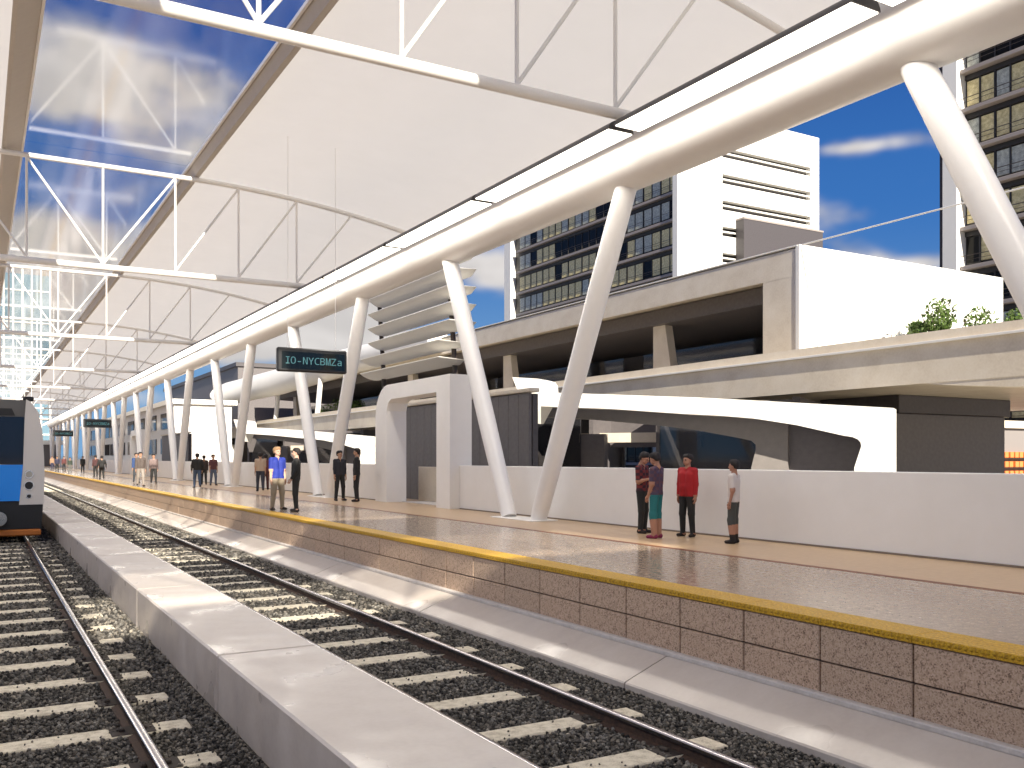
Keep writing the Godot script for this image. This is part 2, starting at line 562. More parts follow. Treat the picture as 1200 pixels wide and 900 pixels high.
func ballast(label: String, x0: float, x1: float, xc: float, phase: float) -> void:
	var node := Node3D.new()
	var tr: Array[Transform3D] = []
	var cols: Array[Color] = []
	for zone in [[2.4, 12.0, 0.039, 0.0215], [12.0, 24.0, 0.058, 0.031], [24.0, 80.0, 0.105, 0.055]]:
		var d: float = zone[0]
		while d < zone[1]:
			var x := x0
			while x < x1:
				var px: float = x + R.randf_range(-0.5, 0.5) * zone[2]
				var pd: float = d + R.randf_range(-0.5, 0.5) * zone[2]
				px = clampf(px, x0 + 0.02, x1 - 0.02)
				var ds := fposmod(pd - phase, 1.2)
				ds = minf(ds, 1.2 - ds)
				var on_sleeper := ds < 0.175 and absf(px - xc) < 1.29
				var near_rail := absf(absf(px - xc) - 0.75) < 0.09
				var skip := near_rail or (on_sleeper and R.randf() > (0.03 if absf(absf(px - xc) - 0.75) > 0.24 else 0.3))
				if not skip:
					var s: float = zone[3] * R.randf_range(0.65, 1.25)
					var y := -1.083 + R.randf_range(-0.014, 0.012)
					if on_sleeper:
						y = -1.060
						s *= 0.6
					var bs := Basis.from_euler(Vector3(R.randf_range(0, TAU), R.randf_range(0, TAU), R.randf_range(0, TAU))).scaled(Vector3(s, s, s))
					tr.append(Transform3D(bs, V(px, y, pd)))
					var g := pow(R.randf(), 1.7) * 0.20 + 0.022
					if R.randf() < 0.06:
						g += 0.12
					var w := R.randf_range(-0.03, 0.07)
					cols.append(Color(g * (1.07 + w), g, g * (0.87 - w)))
				x += zone[2]
			d += zone[2]
	node.free()
	var o := MultiMeshInstance3D.new()
	var mm := MultiMesh.new()
	mm.transform_format = MultiMesh.TRANSFORM_3D
	mm.use_colors = true
	mm.mesh = stone_mesh(int(x0 * 10) + 3)
	mm.instance_count = tr.size()
	for k in tr.size():
		mm.set_instance_transform(k, tr[k])
		mm.set_instance_color(k, cols[k])
	o.multimesh = mm
	o.name = numbered("ballast")
	add_child(o)
	tag(o, label, "ballast", "", "stuff")


func ground_and_platform() -> void:
	var b := MB.new()
	b.face(PackedVector3Array([V(-900, -1.9, -300), V(900, -1.9, -300), V(900, -1.9, 1400), V(-900, -1.9, 1400)]), Vector3.UP)
	var g := build("ground", b, M.ground, self)
	tag(g, "pale paved ground around the station", "ground", "", "structure")
	b = MB.new()
	b.box(V(-6.5, -1.8, -30), V(2.2, -1.100, 210))
	b.box(V(3.16, -1.8, -30), V(6.45, -1.100, 210))
	tag(build("track_bed", b, M.ballast_bed, self), "dark crushed stone bed under the two tracks", "track bed", "", "structure")
	# central barrier of long concrete blocks
	var t := thing("concrete_barrier", "long low pale concrete barrier between the two railway tracks", "barrier")
	for k in range(-3, 34):
		var d0 := 9.8 + 5.6 * k
		put("barrier_block", chamfer_mesh(Vector3(1.06, 0.75, 5.575), 0.02, M.concrete), t, V(2.69, -0.875, d0 + 2.8))
	b = MB.new()
	b.box(V(2.22, -1.2, -7), V(3.16, -0.53, 198))
	build("joint_filler", b, M.grout, t)
	# ledge below the platform
	var l := thing("platform_ledge", "wide pale concrete ledge along the foot of the platform edge", "ledge", Vector3.ZERO, 0.0, "", "structure")
	b = MB.new()
	b.slab(PackedVector2Array([Vector2(6.37, -1.4), Vector2(6.37, -1.02), Vector2(6.385, -1.002), Vector2(7.02, -0.76), Vector2(7.1, -0.76), Vector2(7.1, -1.4)]), V(0, 0, 0.01), Vector3.RIGHT, Vector3.UP, Vector3(0, 0, -5.58))
	var lm := b.mesh(M.concrete)
	for k in range(-3, 34):
		var d0 := 8.4 + 5.6 * k
		put("ledge_slab", lm, l, V(0, 0, d0))
	put("kerb_strip", chamfer_mesh(Vector3(0.10, 0.06, 206), 0.012, M.kerb), l, V(7.035, -0.745, 95))
	# platform: core, face tiles, tactile strip, paving
	var p := thing("platform", "station platform with granite faced edge and polished speckled floor", "platform", Vector3.ZERO, 0.0, "", "structure")
	b = MB.new()
	b.box(V(7.125, -1.8, -10), V(14.5, -0.06, 200))
	build("platform_core", b, M.grout, p)
	var ta := [chamfer_mesh(Vector3(0.05, 0.335, 1.012), 0.008, M.granite), chamfer_mesh(Vector3(0.05, 0.335, 1.012), 0.008, M.granite_b)]
	for k in range(-4, 136):
		for row in 2:
			var f := put("face_tile", ta[R.randi() % 2], p, V(7.105 + R.randf_range(-0.003, 0.003), -0.245 - 0.352 * row, 7.32 * 0.0 + 1.03 * k + 0.55))
			f.rotation.y = PI * (R.randi() % 2)
	b = MB.new()
	b.box(V(7.09, -0.8, 140.6), V(7.12, -0.07, 200))
	build("face_cladding", b, M.granite, p)
	var tp := chamfer_mesh(Vector3(0.42, 0.07, 1.026), 0.005, M.tactile)
	for k in range(-9, 192):
		put("tactile_plate", tp, p, V(7.27, -0.033, 1.03 * k + 0.55))
	var fs := chamfer_mesh(Vector3(2.786, 0.05, 4.116), 0.0, M.terrazzo)
	for k in range(-3, 49):
		put("floor_slab", fs, p, V(8.877, -0.025, 4.12 * k + 2.1))
	b = MB.new()
	b.box(V(10.272, -0.05, -10), V(10.392, 0.003, 200))
	build("inlay_line", b, M.inlay, p)
	var ts := chamfer_mesh(Vector3(3.87, 0.05, 4.116), 0.0, M.tan_paving)
	for k in range(-3, 49):
		put("back_paving_slab", ts, p, V(12.33, -0.025, 4.12 * k + 2.1))


func bounce_platform() -> void:  # unseen, added to bounce warm light onto the barrier
	var p := thing("bounce_platform", "unseen pale platform added on the far side of the tracks for warm bounce", "platform", Vector3.ZERO, 0.0, "", "structure")
	var b := MB.new()
	b.box(V(-8.6, -1.88, -10), V(-1.3, -0.03, 200))
	build("platform_core", b, M.granite, p)
	b = MB.new()
	b.box(V(-8.6, -0.028, -10), V(-1.25, 0.0, 200))
	build("platform_floor", b, M.tan_paving, p)
	b = MB.new()
	b.box(V(-8.4, 0.0, -10), V(-8.2, 1.33, 200))
	build("parapet", b, M.plaster, p)


# ---------------------------------------------------------------- canopy
func ceil_y(x: float) -> float:
	# underside of the vault; symmetric about x = 3.9
	var a := absf(x - 3.9)
	return 12.06 - 0.0115 * maxf(0.0, a - 3.1) * maxf(0.0, a - 3.1) - 0.012 * maxf(0.0, a - 3.1)


func ceiling_panel(x0: float, x1: float, d0: float, d1: float, parent: Node) -> void:
	var lo := PackedVector2Array()
	var steps := maxi(2, int(absf(x1 - x0) / 0.6))
	for k in steps + 1:
		var x := lerpf(x0, x1, float(k) / steps)
		lo.append(Vector2(x, ceil_y(x)))
	var b := MB.new()
	b.sweep(lo, d0, d1, false, Vector2(0, -1))
	build("ceiling_panel", b, M.canopy, parent)


func canopy() -> void:
	var t := thing("station_canopy", "long cream vaulted canopy over the tracks with a glazed ridge strip", "canopy")
	var xr := 7.0
	var xl := 0.8
	# [d0, d1, left edge, right edge, glazed]; unseen bays behind the viewpoint have openings shaped for the sun patches
	var bays := [[-42.0, -13.6, xl, xr, false], [-13.6, -9.4, -1.6, 7.9, true], [-9.4, -4.0, xl, xr, false], [-4.0, 0.0, xl, xr, true], [0.0, 3.0, xl, xr, false]]
	var d := 3.0
	var nexts := 14.6
	while d < 196.0:
		bays.append([d, minf(nexts, 196.0), xl, xr, true])
		d = nexts
		nexts += 20.9
	for q in bays:
		ceiling_panel(q[3], 16.0, q[0], q[1], t)
		ceiling_panel(q[2], -8.2, q[0], q[1], t)
		if not q[4]:
			ceiling_panel(q[2], q[3], q[0], q[1], t)
		else:
			var b := MB.new()
			b.face(PackedVector3Array([V(q[2] + 0.45, 12.40, q[0] + 0.03), V(q[3] - 0.1, 12.40, q[0] + 0.03), V(q[3] - 0.1, 12.40, q[1] - 0.03), V(q[2] + 0.45, 12.40, q[1] - 0.03)]), Vector3.UP)
			build("skylight_pane", b, M.skylight_glass if q[0] > 2.0 else M.sun_dimming_glass, t)
	# upstands along the glazed strip: the far side upright, the near side splayed
	for s in 2:
		var b := MB.new()
		if s == 0:
			b.slab(PackedVector2Array([Vector2(6.99, 12.05), Vector2(7.16, 12.05), Vector2(7.0, 12.46), Vector2(6.84, 12.46)]), V(0, 0, 3.0), Vector3.RIGHT, Vector3.UP, Vector3(0, 0, -193))
		else:
			b.slab(PackedVector2Array([Vector2(0.7, 12.05), Vector2(0.81, 12.05), Vector2(1.34, 12.39), Vector2(1.2, 12.46)]), V(0, 0, 3.0), Vector3.RIGHT, Vector3.UP, Vector3(0, 0, -193))
		build("skylight_upstand", b, M.upstand, t)
	for x in [6.80, 1.36]:
		var b := MB.new()
		b.box(V(x - 0.035, 12.36, 3.0), V(x + 0.035, 12.47, 196))
		build("glazing_frame", b, M.steel_white, t)
	for x in [16.02, -8.22]:
		var b := MB.new()
		b.box(V(x - 0.05, ceil_y(x) - 0.12, -42), V(x + 0.05, ceil_y(x) + 0.34, 196))
		build("eave_fascia", b, M.steel_white, t)


func truss_mesh_parts(t: Node3D) -> void:
	# local origin at x = 0, platform level, in the plane of the truss
	var yb := 8.34
	var b := MB.new()
	b.bar(Vector3(-4.0, yb, 0), Vector3(11.75, yb, 0), 0.112, 12)
	build("bottom_chord", b, M.steel_white, t)
	var pts := PackedVector3Array()
	var rr := PackedFloat32Array()
	for k in 33:
		var x := lerpf(-8.0, 15.8, k / 32.0)
		pts.append(Vector3(x, ceil_y(x) - 0.13, 0))
		rr.append(0.09)
	b = MB.new()
	b.tube(pts, rr, 10)
	build("top_chord", b, M.steel_white, t)
	var xs := [-7.0, -5.4, -3.2, -0.95, 1.45, 3.85, 6.3, 8.6, 10.85, 13.1]
	for k in xs.size():
		var x: float = xs[k]
		if x > -3.9 and x < 11.7:
			b = MB.new()
			b.bar(Vector3(x, yb + 0.1, 0), Vector3(x, ceil_y(x) - 0.18, 0), 0.042, 8)
			build("web_post", b, M.steel_white, t)
	for q in [[3.85, 1.45], [3.85, 6.3], [6.3, 8.6], [8.6, 10.85], [10.85, 13.1], [1.45, -0.95], [-0.95, -3.2], [-3.2, -5.4]]:
		b = MB.new()
		b.bar(Vector3(q[0], yb + 0.1, 0), Vector3(q[1], ceil_y(q[1]) - 0.18, 0), 0.042, 8)
		build("web_diagonal", b, M.steel_white, t)


func strip_lamp(parent_label: String, x: float, d0: float, d1: float, group: String, lit: bool) -> void:
	var t := thing("strip_lamp", parent_label, "lamp", V(x, 8.01, (d0 + d1) / 2.0), 0.0, group)
	var half := (d1 - d0) / 2.0
	var arc := PackedVector2Array()
	for k in 13:
		var a := PI * k / 12.0
		arc.append(Vector2(cos(a) * 0.31, sin(a) * 0.22))
	var b := MB.new()
	b.sweep(arc, -half, half, false, Vector2(0, 1))
	for e in [-half, half]:
		var cap := PackedVector3Array()
		for q in arc:
			cap.append(Vector3(q.x, q.y, -e))
		b.face(cap, Vector3(0, 0, -e))
	build("lamp_case", b, M.lamp_case, t)
	b = MB.new()
	b.box(Vector3(-0.29, -0.012, -half + 0.03), Vector3(0.29, 0.012, half - 0.03))
	build("lamp_diffuser", b, M.lamp_glow, t)
	if lit:
		var l := AreaLight3D.new()
		l.name = "lamp_light"
		l.area_size = Vector2(0.56, (d1 - d0) - 0.1)
		l.light_energy = LAMP_ENERGY
		l.light_color = Color(1.0, 0.98, 0.95)
		l.shadow_enabled = true
		t.add_child(l)
		l.position = Vector3(0, -0.03, 0)
		l.rotation.x = -PI / 2


const LAMP_ENERGY := 4.2


func structure() -> void:
	canopy()
	var names := ["roof truss nearest the buffer of light patches", "", "", ""]
	var words := ["first", "second", "third", "fourth", "fifth", "sixth", "seventh", "eighth", "ninth"]
	var t := thing("roof_truss", "white tubular roof truss crossing right above the hanging strip lamps, first of the row", "roof truss", V(0, 0, 14.6), 0.0, "white roof trusses under the canopy")
	truss_mesh_parts(t)
	for k in range(1, 9):
		copy(t, V(0, 0, 14.6 + 20.9 * k), "white tubular roof truss under the cream canopy, %s of the row along the tracks" % words[k])
	copy(t, V(0, 0, -6.3), "white tubular roof truss over the platform behind the viewpoint")
	# longitudinal tube beams
	for s in 2:
		var x := 12.1 if s == 0 else -4.3
		var b := MB.new()
		b.bar(V(x, 7.95, -20), V(x, 7.95, 196), 0.65, 40)
		var o := build("tube_beam", b, M.steel_white, self)
		tag(o, "thick white tube beam carried by the V columns along the platform" if s == 0 else "thick white tube beam along the far side of the tracks", "beam")
	# V columns
	var proto: Node3D
	for k in range(-1, 12):
		var at := V(12.03, 0, 20.1 + 15.6 * k)
		var label := "white V shaped column of two leaning tubes on the platform"
		match k:
			-1: label = "white leaning V column beside the pale tower with balconies"
			0: label = "white V column of two leaning tubes beside the portal, in front of the ribbed grey wall"
			1: label = "white V column of two leaning tubes just beyond the white portal, behind two men in black"
			_: label = "white V column of two leaning tubes, %s beyond the white portal" % ["", "first", "second", "third", "fourth", "fifth", "sixth", "seventh", "eighth", "ninth", "tenth", "eleventh"][k]
		if proto == null:
			proto = thing("v_column", label, "column", at, 0.0, "white V columns along the platform")
			for s in [-1.0, 1.0]:
				var b := MB.new()
				var a := Vector3(0, 0.02, s * 0.72)
				var e := Vector3(0.03, 7.45, s * 4.3)
				b.tube(PackedVector3Array([a, a.lerp(e, 0.06), a.lerp(e, 0.35), a.lerp(e, 0.75), e]), PackedFloat32Array([0.20, 0.215, 0.24, 0.245, 0.235]), 24)
				build("leg", b, M.steel_white, proto)
			var b2 := MB.new()
			b2.cbox(Vector3(0, 0.014, 0), Vector3(0.75, 0.028, 2.1), 0.008)
			build("base_plate", b2, M.steel_white, proto)
		else:
			copy(proto, at, label)
	# lamps on both beams; the far row is unseen, added as interior fill
	for k in range(-2, 32):
		var d0 := 14.55 + 5.8 * k
		strip_lamp("glowing strip lamp hung along the white tube beam above the platform", 11.0, d0 + 0.06, d0 + 5.68, "strip lamps along the tube beam", k < 26)
		if k < 12:
			strip_lamp("unseen strip lamp added as fill along the tube beam on the far side of the tracks", -3.2, d0 + 0.06, d0 + 5.68, "unseen fill lamps along the far beam", true)


func hanging_sign(d: float, label: String) -> void:
	var t := thing("departure_sign", label, "sign", V(9.5, 4.36, d), 0.0, "hanging departure signs over the platform")
	var b := MB.new()
	b.cbox(Vector3(0, 0.39, 0), Vector3(2.35, 0.78, 0.2), 0.045)
	build("sign_case", b, M.sign_case, t)
	b = MB.new()
	b.cbox(Vector3(0.03, 0.37, 0.102), Vector3(2.12, 0.56, 0.012), 0.004)
	build("sign_screen", b, M.sign_screen, t)
	var tm := TextMesh.new()
	var fo := SystemFont.new()
	fo.font_names = PackedStringArray(["Droid Sans Mono"])
	tm.font = fo
	tm.text = "IO-NYCBMZa"
	tm.font_size = 24
	tm.pixel_size = 0.0135
	tm.depth = 0.006
	tm.material = M.sign_text
	var o := put("sign_text", tm, t, Vector3(0.03, 0.37, 0.113))
	o.scale = Vector3(1, 1, 1)
	for x in [-0.8, 0.8]:
		b = MB.new()
		b.bar(Vector3(x, 0.77, 0), Vector3(x, ceil_y(9.5 + x) - 4.36 + 0.02, 0), 0.008, 6)
		build("hanger_rod", b, M.steel_white, t)


# ---------------------------------------------------------------- parapet, portal, louvres
func parapet_and_portal() -> void:
	var b := MB.new()
	b.cbox(V(12.86, 0.665, 7.5), Vector3(0.22, 1.33, 35.2), 0.012)
	var w := thing("parapet_wall", "smooth cream parapet wall at the back of the platform, behind the four youths", "wall")
	build("wall_panel", b, M.plaster, w)
	b = MB.new()
	b.box(V(12.70, 0.002, -10), V(12.752, 0.03, 25.0))
	build("shadow_gap_strip", b, M.shadow_gap_strip, w)
	w = thing("parapet_wall", "cream parapet wall continuing along the platform beyond the white portal", "wall")
	for k in 16:
		b = MB.new()
		b.cbox(V(12.86, 0.665, 31.2 + 10.4 * k + 5.19), Vector3(0.22, 1.33, 10.385), 0.012)
		build("wall_panel", b, M.plaster, w)
	b = MB.new()
	b.box(V(12.70, 0.002, 31.2), V(12.752, 0.03, 197))
	build("shadow_gap_strip", b, M.shadow_gap_strip, w)
	for k in 2:
		var dd := 62.0 * k
		var p := thing("entrance_portal", "white rounded entrance portal frame in the parapet wall, below the louvre screen" if k == 0 else "white rounded entrance portal frame farther along the parapet wall", "portal", V(0, 0, dd), 0.0, "white entrance portals")
		# frame outline in (d, y)
		var out := PackedVector2Array([Vector2(25.1, 0.0), Vector2(25.1, 4.12), Vector2(30.0, 4.12)])
		for q in 6:
			var a := (PI / 2) * (q + 1) / 6.0
			out.append(Vector2(30.0 + 1.15 * sin(a), 2.97 + 1.15 * cos(a)))
		out.append_array([Vector2(31.15, 0.0), Vector2(30.1, 0.0)])
		var inn := []
		for q in 5:
			var a := (PI / 2) * (4 - q) / 4.0
			inn.append(Vector2(29.7 + 0.4 * sin(a), 3.2 + 0.4 * cos(a)))
		out.append_array([Vector2(30.1, 3.2), Vector2(29.98, 3.48), Vector2(29.7, 3.6), Vector2(26.05, 3.62), Vector2(26.05, 0.0)])
		b = MB.new()
		b.slab(out, V(12.42, 0.003, 0), Vector3(0, 0, -1), Vector3.UP, Vector3(0.75, 0, 0))
		build("frame", b, M.plaster, p)
		b = MB.new()
		b.cbox(V(14.1, 0.62, 28.1), Vector3(0.2, 1.24, 5.6), 0.01)
		build("inner_parapet", b, M.beige_concrete, p)
		b = MB.new()
		b.box(V(13.0, 0.003, 26.06), V(13.95, 0.02, 30.09))
		build("threshold", b, M.kerb, p)
	# louvre screen above the portal
	var l := thing("louvre_screen", "screen of long curved white louvre blades on dark posts above the portal", "louvres", V(20, 0, 0))
	var blade := MB.new()
	var sec := PackedVector2Array()
	for k in 17:
		var a := TAU * k / 17.0
		sec.append(Vector2(cos(a) * 0.62, sin(a) * 0.09 + 0.05 * cos(a) * cos(a)))
	blade.sweep(sec, 0.0, 10.6, true, Vector2(0, 0.06))
	for e in [[0.0, -1.2, 1], [10.6, 11.3, -1]]:
		for k in 17:
			blade.face(PackedVector3Array([Vector3(sec[k].x, sec[k].y, -e[0]), Vector3(sec[(k + 1) % 17].x, sec[(k + 1) % 17].y, -e[0]), Vector3(0.25, 0.05, -e[1])]), Vector3(sec[k].x, sec[k].y, 0.3 * e[2]))
	var bm := blade.mesh(M.white_render)
	for k in 8:
		var o := put("louvre_blade", bm, l, V(0, 6.3 + 0.83 * k, 39.3 + (0.0 if k > 1 else 1.2)))
		o.rotation.z = -0.28
	for d in [40.2, 49.4]:
		b = MB.new()
		b.tube(PackedVector3Array([V(0.5, 1.6, d), V(0.35, 12.6, d + 1.3)]), PackedFloat32Array([0.13, 0.13]), 10)
		build("post", b, M.bronze, l)


# ---------------------------------------------------------------- buildings behind the platform
func under_deck_module(dd: float, labels: Array) -> void:
	# white swooping wall, standing in a vertical plane from A to B
	var A := Vector2(26.3, 20.0)
	var B := Vector2(19.5, 30.8)
	var dir := (B - A).normalized()
	var ux := Vector3(dir.x, 0, -dir.y)
	var nrm := Vector3(-ux.z, 0, ux.x)
	if nrm.z > 0.0:
		nrm = -nrm
	var o := V(A.x, 1.55, A.y + dd)
	var w := thing("swooping_wall", labels[0], "wall", Vector3.ZERO, 0.0, "white swooping walls under the raised deck")
	var poly := PackedVector2Array([Vector2(0.0, 1.67), Vector2(6.56, 2.22), Vector2(11.41, 2.53), Vector2(12.74, 2.60), Vector2(12.77, 2.94), Vector2(12.88, 3.09), Vector2(13.13, 3.17), Vector2(14.29, 3.28), Vector2(13.84, 2.27), Vector2(13.41, 1.40), Vector2(13.00, 2.07), Vector2(9.98, 1.89), Vector2(7.19, 1.64), Vector2(5.78, 1.54), Vector2(4.61, 1.42), Vector2(3.14, 1.16), Vector2(1.61, 0.78), Vector2(1.28, 0.72), Vector2(1.11, 0.64), Vector2(1.02, 0.53), Vector2(1.00, 0.40), Vector2(1.22, -0.31), Vector2(1.3, -3.3), Vector2(0, -3.3)])
	var b := MB.new()
	b.slab(poly, o, ux, Vector3.UP, nrm * 1.1)
	build("wall_slab", b, M.white_render, w)
	# inner wall with the rounded opening, set back
	var i := thing("undercroft", labels[1], "building", Vector3.ZERO, 0.0, "dark undercrofts behind the white swooping walls")
	var o2 := o + nrm * 1.6
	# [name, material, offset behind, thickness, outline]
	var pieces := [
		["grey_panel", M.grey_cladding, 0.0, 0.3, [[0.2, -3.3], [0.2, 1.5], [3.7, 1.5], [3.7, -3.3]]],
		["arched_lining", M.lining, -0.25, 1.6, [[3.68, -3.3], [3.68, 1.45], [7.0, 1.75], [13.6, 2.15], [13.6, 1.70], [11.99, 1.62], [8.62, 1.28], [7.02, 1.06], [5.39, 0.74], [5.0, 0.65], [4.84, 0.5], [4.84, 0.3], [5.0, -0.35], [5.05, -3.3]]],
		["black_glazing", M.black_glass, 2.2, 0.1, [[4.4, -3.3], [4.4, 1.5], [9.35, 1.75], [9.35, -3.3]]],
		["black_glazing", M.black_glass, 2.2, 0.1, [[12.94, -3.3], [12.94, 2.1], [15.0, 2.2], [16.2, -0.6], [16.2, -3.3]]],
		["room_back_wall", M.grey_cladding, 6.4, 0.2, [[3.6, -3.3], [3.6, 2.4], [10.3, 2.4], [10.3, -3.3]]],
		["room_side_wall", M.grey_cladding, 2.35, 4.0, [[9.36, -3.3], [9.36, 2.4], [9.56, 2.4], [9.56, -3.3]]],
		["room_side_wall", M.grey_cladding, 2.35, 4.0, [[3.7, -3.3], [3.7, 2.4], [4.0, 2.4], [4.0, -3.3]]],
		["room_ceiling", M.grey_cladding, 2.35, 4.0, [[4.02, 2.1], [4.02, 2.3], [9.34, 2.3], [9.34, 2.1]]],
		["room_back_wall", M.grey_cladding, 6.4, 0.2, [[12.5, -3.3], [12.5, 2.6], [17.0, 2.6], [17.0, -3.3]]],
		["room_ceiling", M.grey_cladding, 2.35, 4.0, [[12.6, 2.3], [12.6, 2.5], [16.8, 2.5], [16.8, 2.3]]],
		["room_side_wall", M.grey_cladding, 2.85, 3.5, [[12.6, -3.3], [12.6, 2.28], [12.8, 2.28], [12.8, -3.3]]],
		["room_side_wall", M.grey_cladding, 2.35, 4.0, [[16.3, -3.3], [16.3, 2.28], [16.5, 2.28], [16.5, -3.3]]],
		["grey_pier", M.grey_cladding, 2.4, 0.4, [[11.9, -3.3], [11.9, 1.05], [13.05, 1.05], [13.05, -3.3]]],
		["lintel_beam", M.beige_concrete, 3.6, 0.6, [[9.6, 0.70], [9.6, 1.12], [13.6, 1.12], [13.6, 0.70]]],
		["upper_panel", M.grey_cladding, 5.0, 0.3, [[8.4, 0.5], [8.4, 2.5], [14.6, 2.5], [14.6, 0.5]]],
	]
	for q in pieces:
		var pl := PackedVector2Array()
		for e in q[4]:
			pl.append(Vector2(e[0], e[1]))
		b = MB.new()
		b.slab(pl, o2 + nrm * q[2], ux, Vector3.UP, nrm * q[3])
		build(q[0], b, q[1], i)


func ribbed_wall(dd: float, label: String) -> void:
	var w := thing("ribbed_wall", label, "wall", V(17.2, 0, dd), 0.0, "ribbed dark grey walls beyond the parapet")
	var pm := chamfer_mesh(Vector3(0.12, 4.9, 0.735), 0.012, M.grey_cladding)
	for k in 19:
		put("wall_panel", pm, w, V(0, 1.45, 28.6 + 0.75 * k))
	var b := MB.new()
	b.box(V(0.08, -1.0, 28.2), V(0.3, 3.88, 42.5))
	build("wall_core", b, M.dark_cladding, w)
	b = MB.new()
	b.cbox(V(0.05, 4.0, 35.3), Vector3(0.4, 0.14, 14.6), 0.02)
	build("coping", b, M.beige_concrete, w)


func deck_and_gallery() -> void:
	# lower raised deck
	var t := thing("raised_deck", "long beige concrete raised deck with solid parapet beyond the platform", "deck")
	var b := MB.new()
	b.slab(PackedVector2Array([Vector2(27, 4.02), Vector2(27.0, 5.30), Vector2(26.92, 5.30), Vector2(26.92, 5.40), Vector2(27.06, 5.40), Vector2(27.10, 5.72), Vector2(27.45, 5.72), Vector2(27.45, 4.9), Vector2(52, 4.9), Vector2(52, 4.3), Vector2(28.6, 4.3)]), V(0, 0, 9.0), Vector3.RIGHT, Vector3.UP, Vector3(0, 0, -150))
	build("deck_slab", b, M.beige_concrete, t)
	b = MB.new()
	b.cbox(V(26.9, 5.35, 84), Vector3(0.06, 0.085, 150), 0.01)
	build("white_trim", b, M.white_render, t)
	b = MB.new()
	b.slab(PackedVector2Array([Vector2(9.0, 3.55), Vector2(9.0, 4.03), Vector2(19.5, 4.03), Vector2(18.6, 3.92), Vector2(16.5, 3.72), Vector2(14.0, 3.6)]), V(27.02, 0, 0), Vector3(0, 0, -1), Vector3.UP, Vector3(1.5, 0, 0))
	build("deck_haunch", b, M.beige_concrete, t)
	for k in 4:
		b = MB.new()
		b.box(V(36, -1.9, 33 + 34.0 * k), V(48, 4.29, 37 + 34.0 * k))
		build("deck_pier", b, M.grey_cladding, t)
	# dark block under the deck to the right of the white wall
	var k1 := thing("plant_block", "dark grey block under the deck beside the white swooping wall", "building", V(0, 0, 0))
	b = MB.new()
	b.cbox(V(38.3, 1.0, 28.0), Vector3(8.0, 5.0, 4.0), 0.02)
	build("block_wall", b, M.grey_cladding, k1)
	b = MB.new()
	b.cbox(V(38.3, 3.9, 27.9), Vector3(8.1, 0.78, 4.3), 0.02)
	build("block_top", b, M.dark_cladding, k1)
	# shop shelves glimpsed at the far right
	var s := thing("shop_shelf", "shop shelves with orange goods, shop light painted in as glow, under the deck beside the dark block", "shelf", V(51, 0, 33.5))
	b = MB.new()
	b.box(Vector3(-4.5, -1.9, -0.5), Vector3(6.0, 3.4, 0.0))
	build("shelf_back", b, M.void, s)
	b = MB.new()
	b.box(Vector3(-4.5, 3.4, -0.6), Vector3(6.0, 3.85, 0.3))
	build("shop_fascia", b, M.beige_concrete, s)
	var gm := chamfer_mesh(Vector3(0.34, 0.36, 0.3), 0.03, M.glow_lit_goods)
	for row in 3:
		b = MB.new()
		b.box(Vector3(-4.4, 0.36 + 0.58 * row, 0.0), Vector3(5.9, 0.42 + 0.58 * row, 0.4))
		build("shelf_board", b, M.bronze, s)
		for k in 19:
			put("goods_box", gm, s, Vector3(-4.1 + 0.52 * k + R.randf_range(-0.05, 0.05), 0.6 + 0.58 * row, 0.2))
	# upper gallery building
	var g := thing("gallery_building", "beige concrete gallery building with a long dark opening and bright white end wall", "building")
	b = MB.new()
	b.slab(PackedVector2Array([Vector2(30, 9.3), Vector2(30, 10.45), Vector2(30.25, 10.55), Vector2(44.4, 10.55), Vector2(44.4, 10.1), Vector2(31.6, 9.6)]), V(0, 0, 27.62), Vector3.RIGHT, Vector3.UP, Vector3(0, 0, -85))
	build("roof_fascia", b, M.beige_concrete, g)
	b = MB.new()
	b.cbox(V(30.1, 10.56, 70), Vector3(0.3, 0.05, 85), 0.01)
	build("roof_coping", b, M.white_render, g)
	b = MB.new()
	b.box(V(30.005, 4.9, 27.62), V(31.0, 9.3, 29.5))
	build("end_pier", b, M.beige_concrete, g)
	b = MB.new()
	b.cbox(V(37.2, 7.74, 27.5), Vector3(14.45, 5.70, 0.22), 0.015)
	build("end_wall", b, M.white_render, g)
	b = MB.new()
	b.box(V(38.5, 4.9, 29.6), V(39.0, 9.8, 112))
	build("back_wall", b, M.grey_cladding, g)
	b = MB.new()
	b.box(V(30.6, 4.9, 29.7), V(39, 4.96, 112))
	build("gallery_floor", b, M.beige_concrete, g)
	b = MB.new()
	b.slab(PackedVector2Array([Vector2(31.7, 8.75), Vector2(31.7, 9.55), Vector2(38.5, 9.8), Vector2(38.5, 8.4)]), V(0, 0, 29.52), Vector3.RIGHT, Vector3.UP, Vector3(0, 0, -83))
	build("gallery_soffit", b, M.grey_cladding, g)
	for k in 5:
		var d := 39.0 + 16.6 * k
		b = MB.new()
		b.slab(PackedVector2Array([Vector2(0, 4.9), Vector2(1.45, 4.9), Vector2(1.5, 6.3), Vector2(1.0, 8.74), Vector2(0, 8.74)]), V(32, 0, d + 0.6), Vector3(0, 0, 1), Vector3.UP, Vector3(0.5, 0, 0))
		build("pillar", b, M.beige_concrete, g)
		b = MB.new()
		b.box(V(36.0, 4.97, d - 8.0), V(36.1, 8.0, d + 6.5))
		build("black_glazing", b, M.black_glass, g)
	# thin white rail carrying on from the roof edge
	b = MB.new()
	b.bar(V(30.05, 10.55, 27.3), V(30.05, 10.55, 4), 0.032, 8)
	b.bar(V(30.05, 10.55, 4), V(30.05, 4.9, 4), 0.06, 8)
	b.bar(V(30.05, 4.9, 4), V(30.05, -1.9, 4), 0.06, 8)
	tag(build("roof_rail", b, M.white_render, self), "thin white rail running on from the gallery roof edge", "rail")
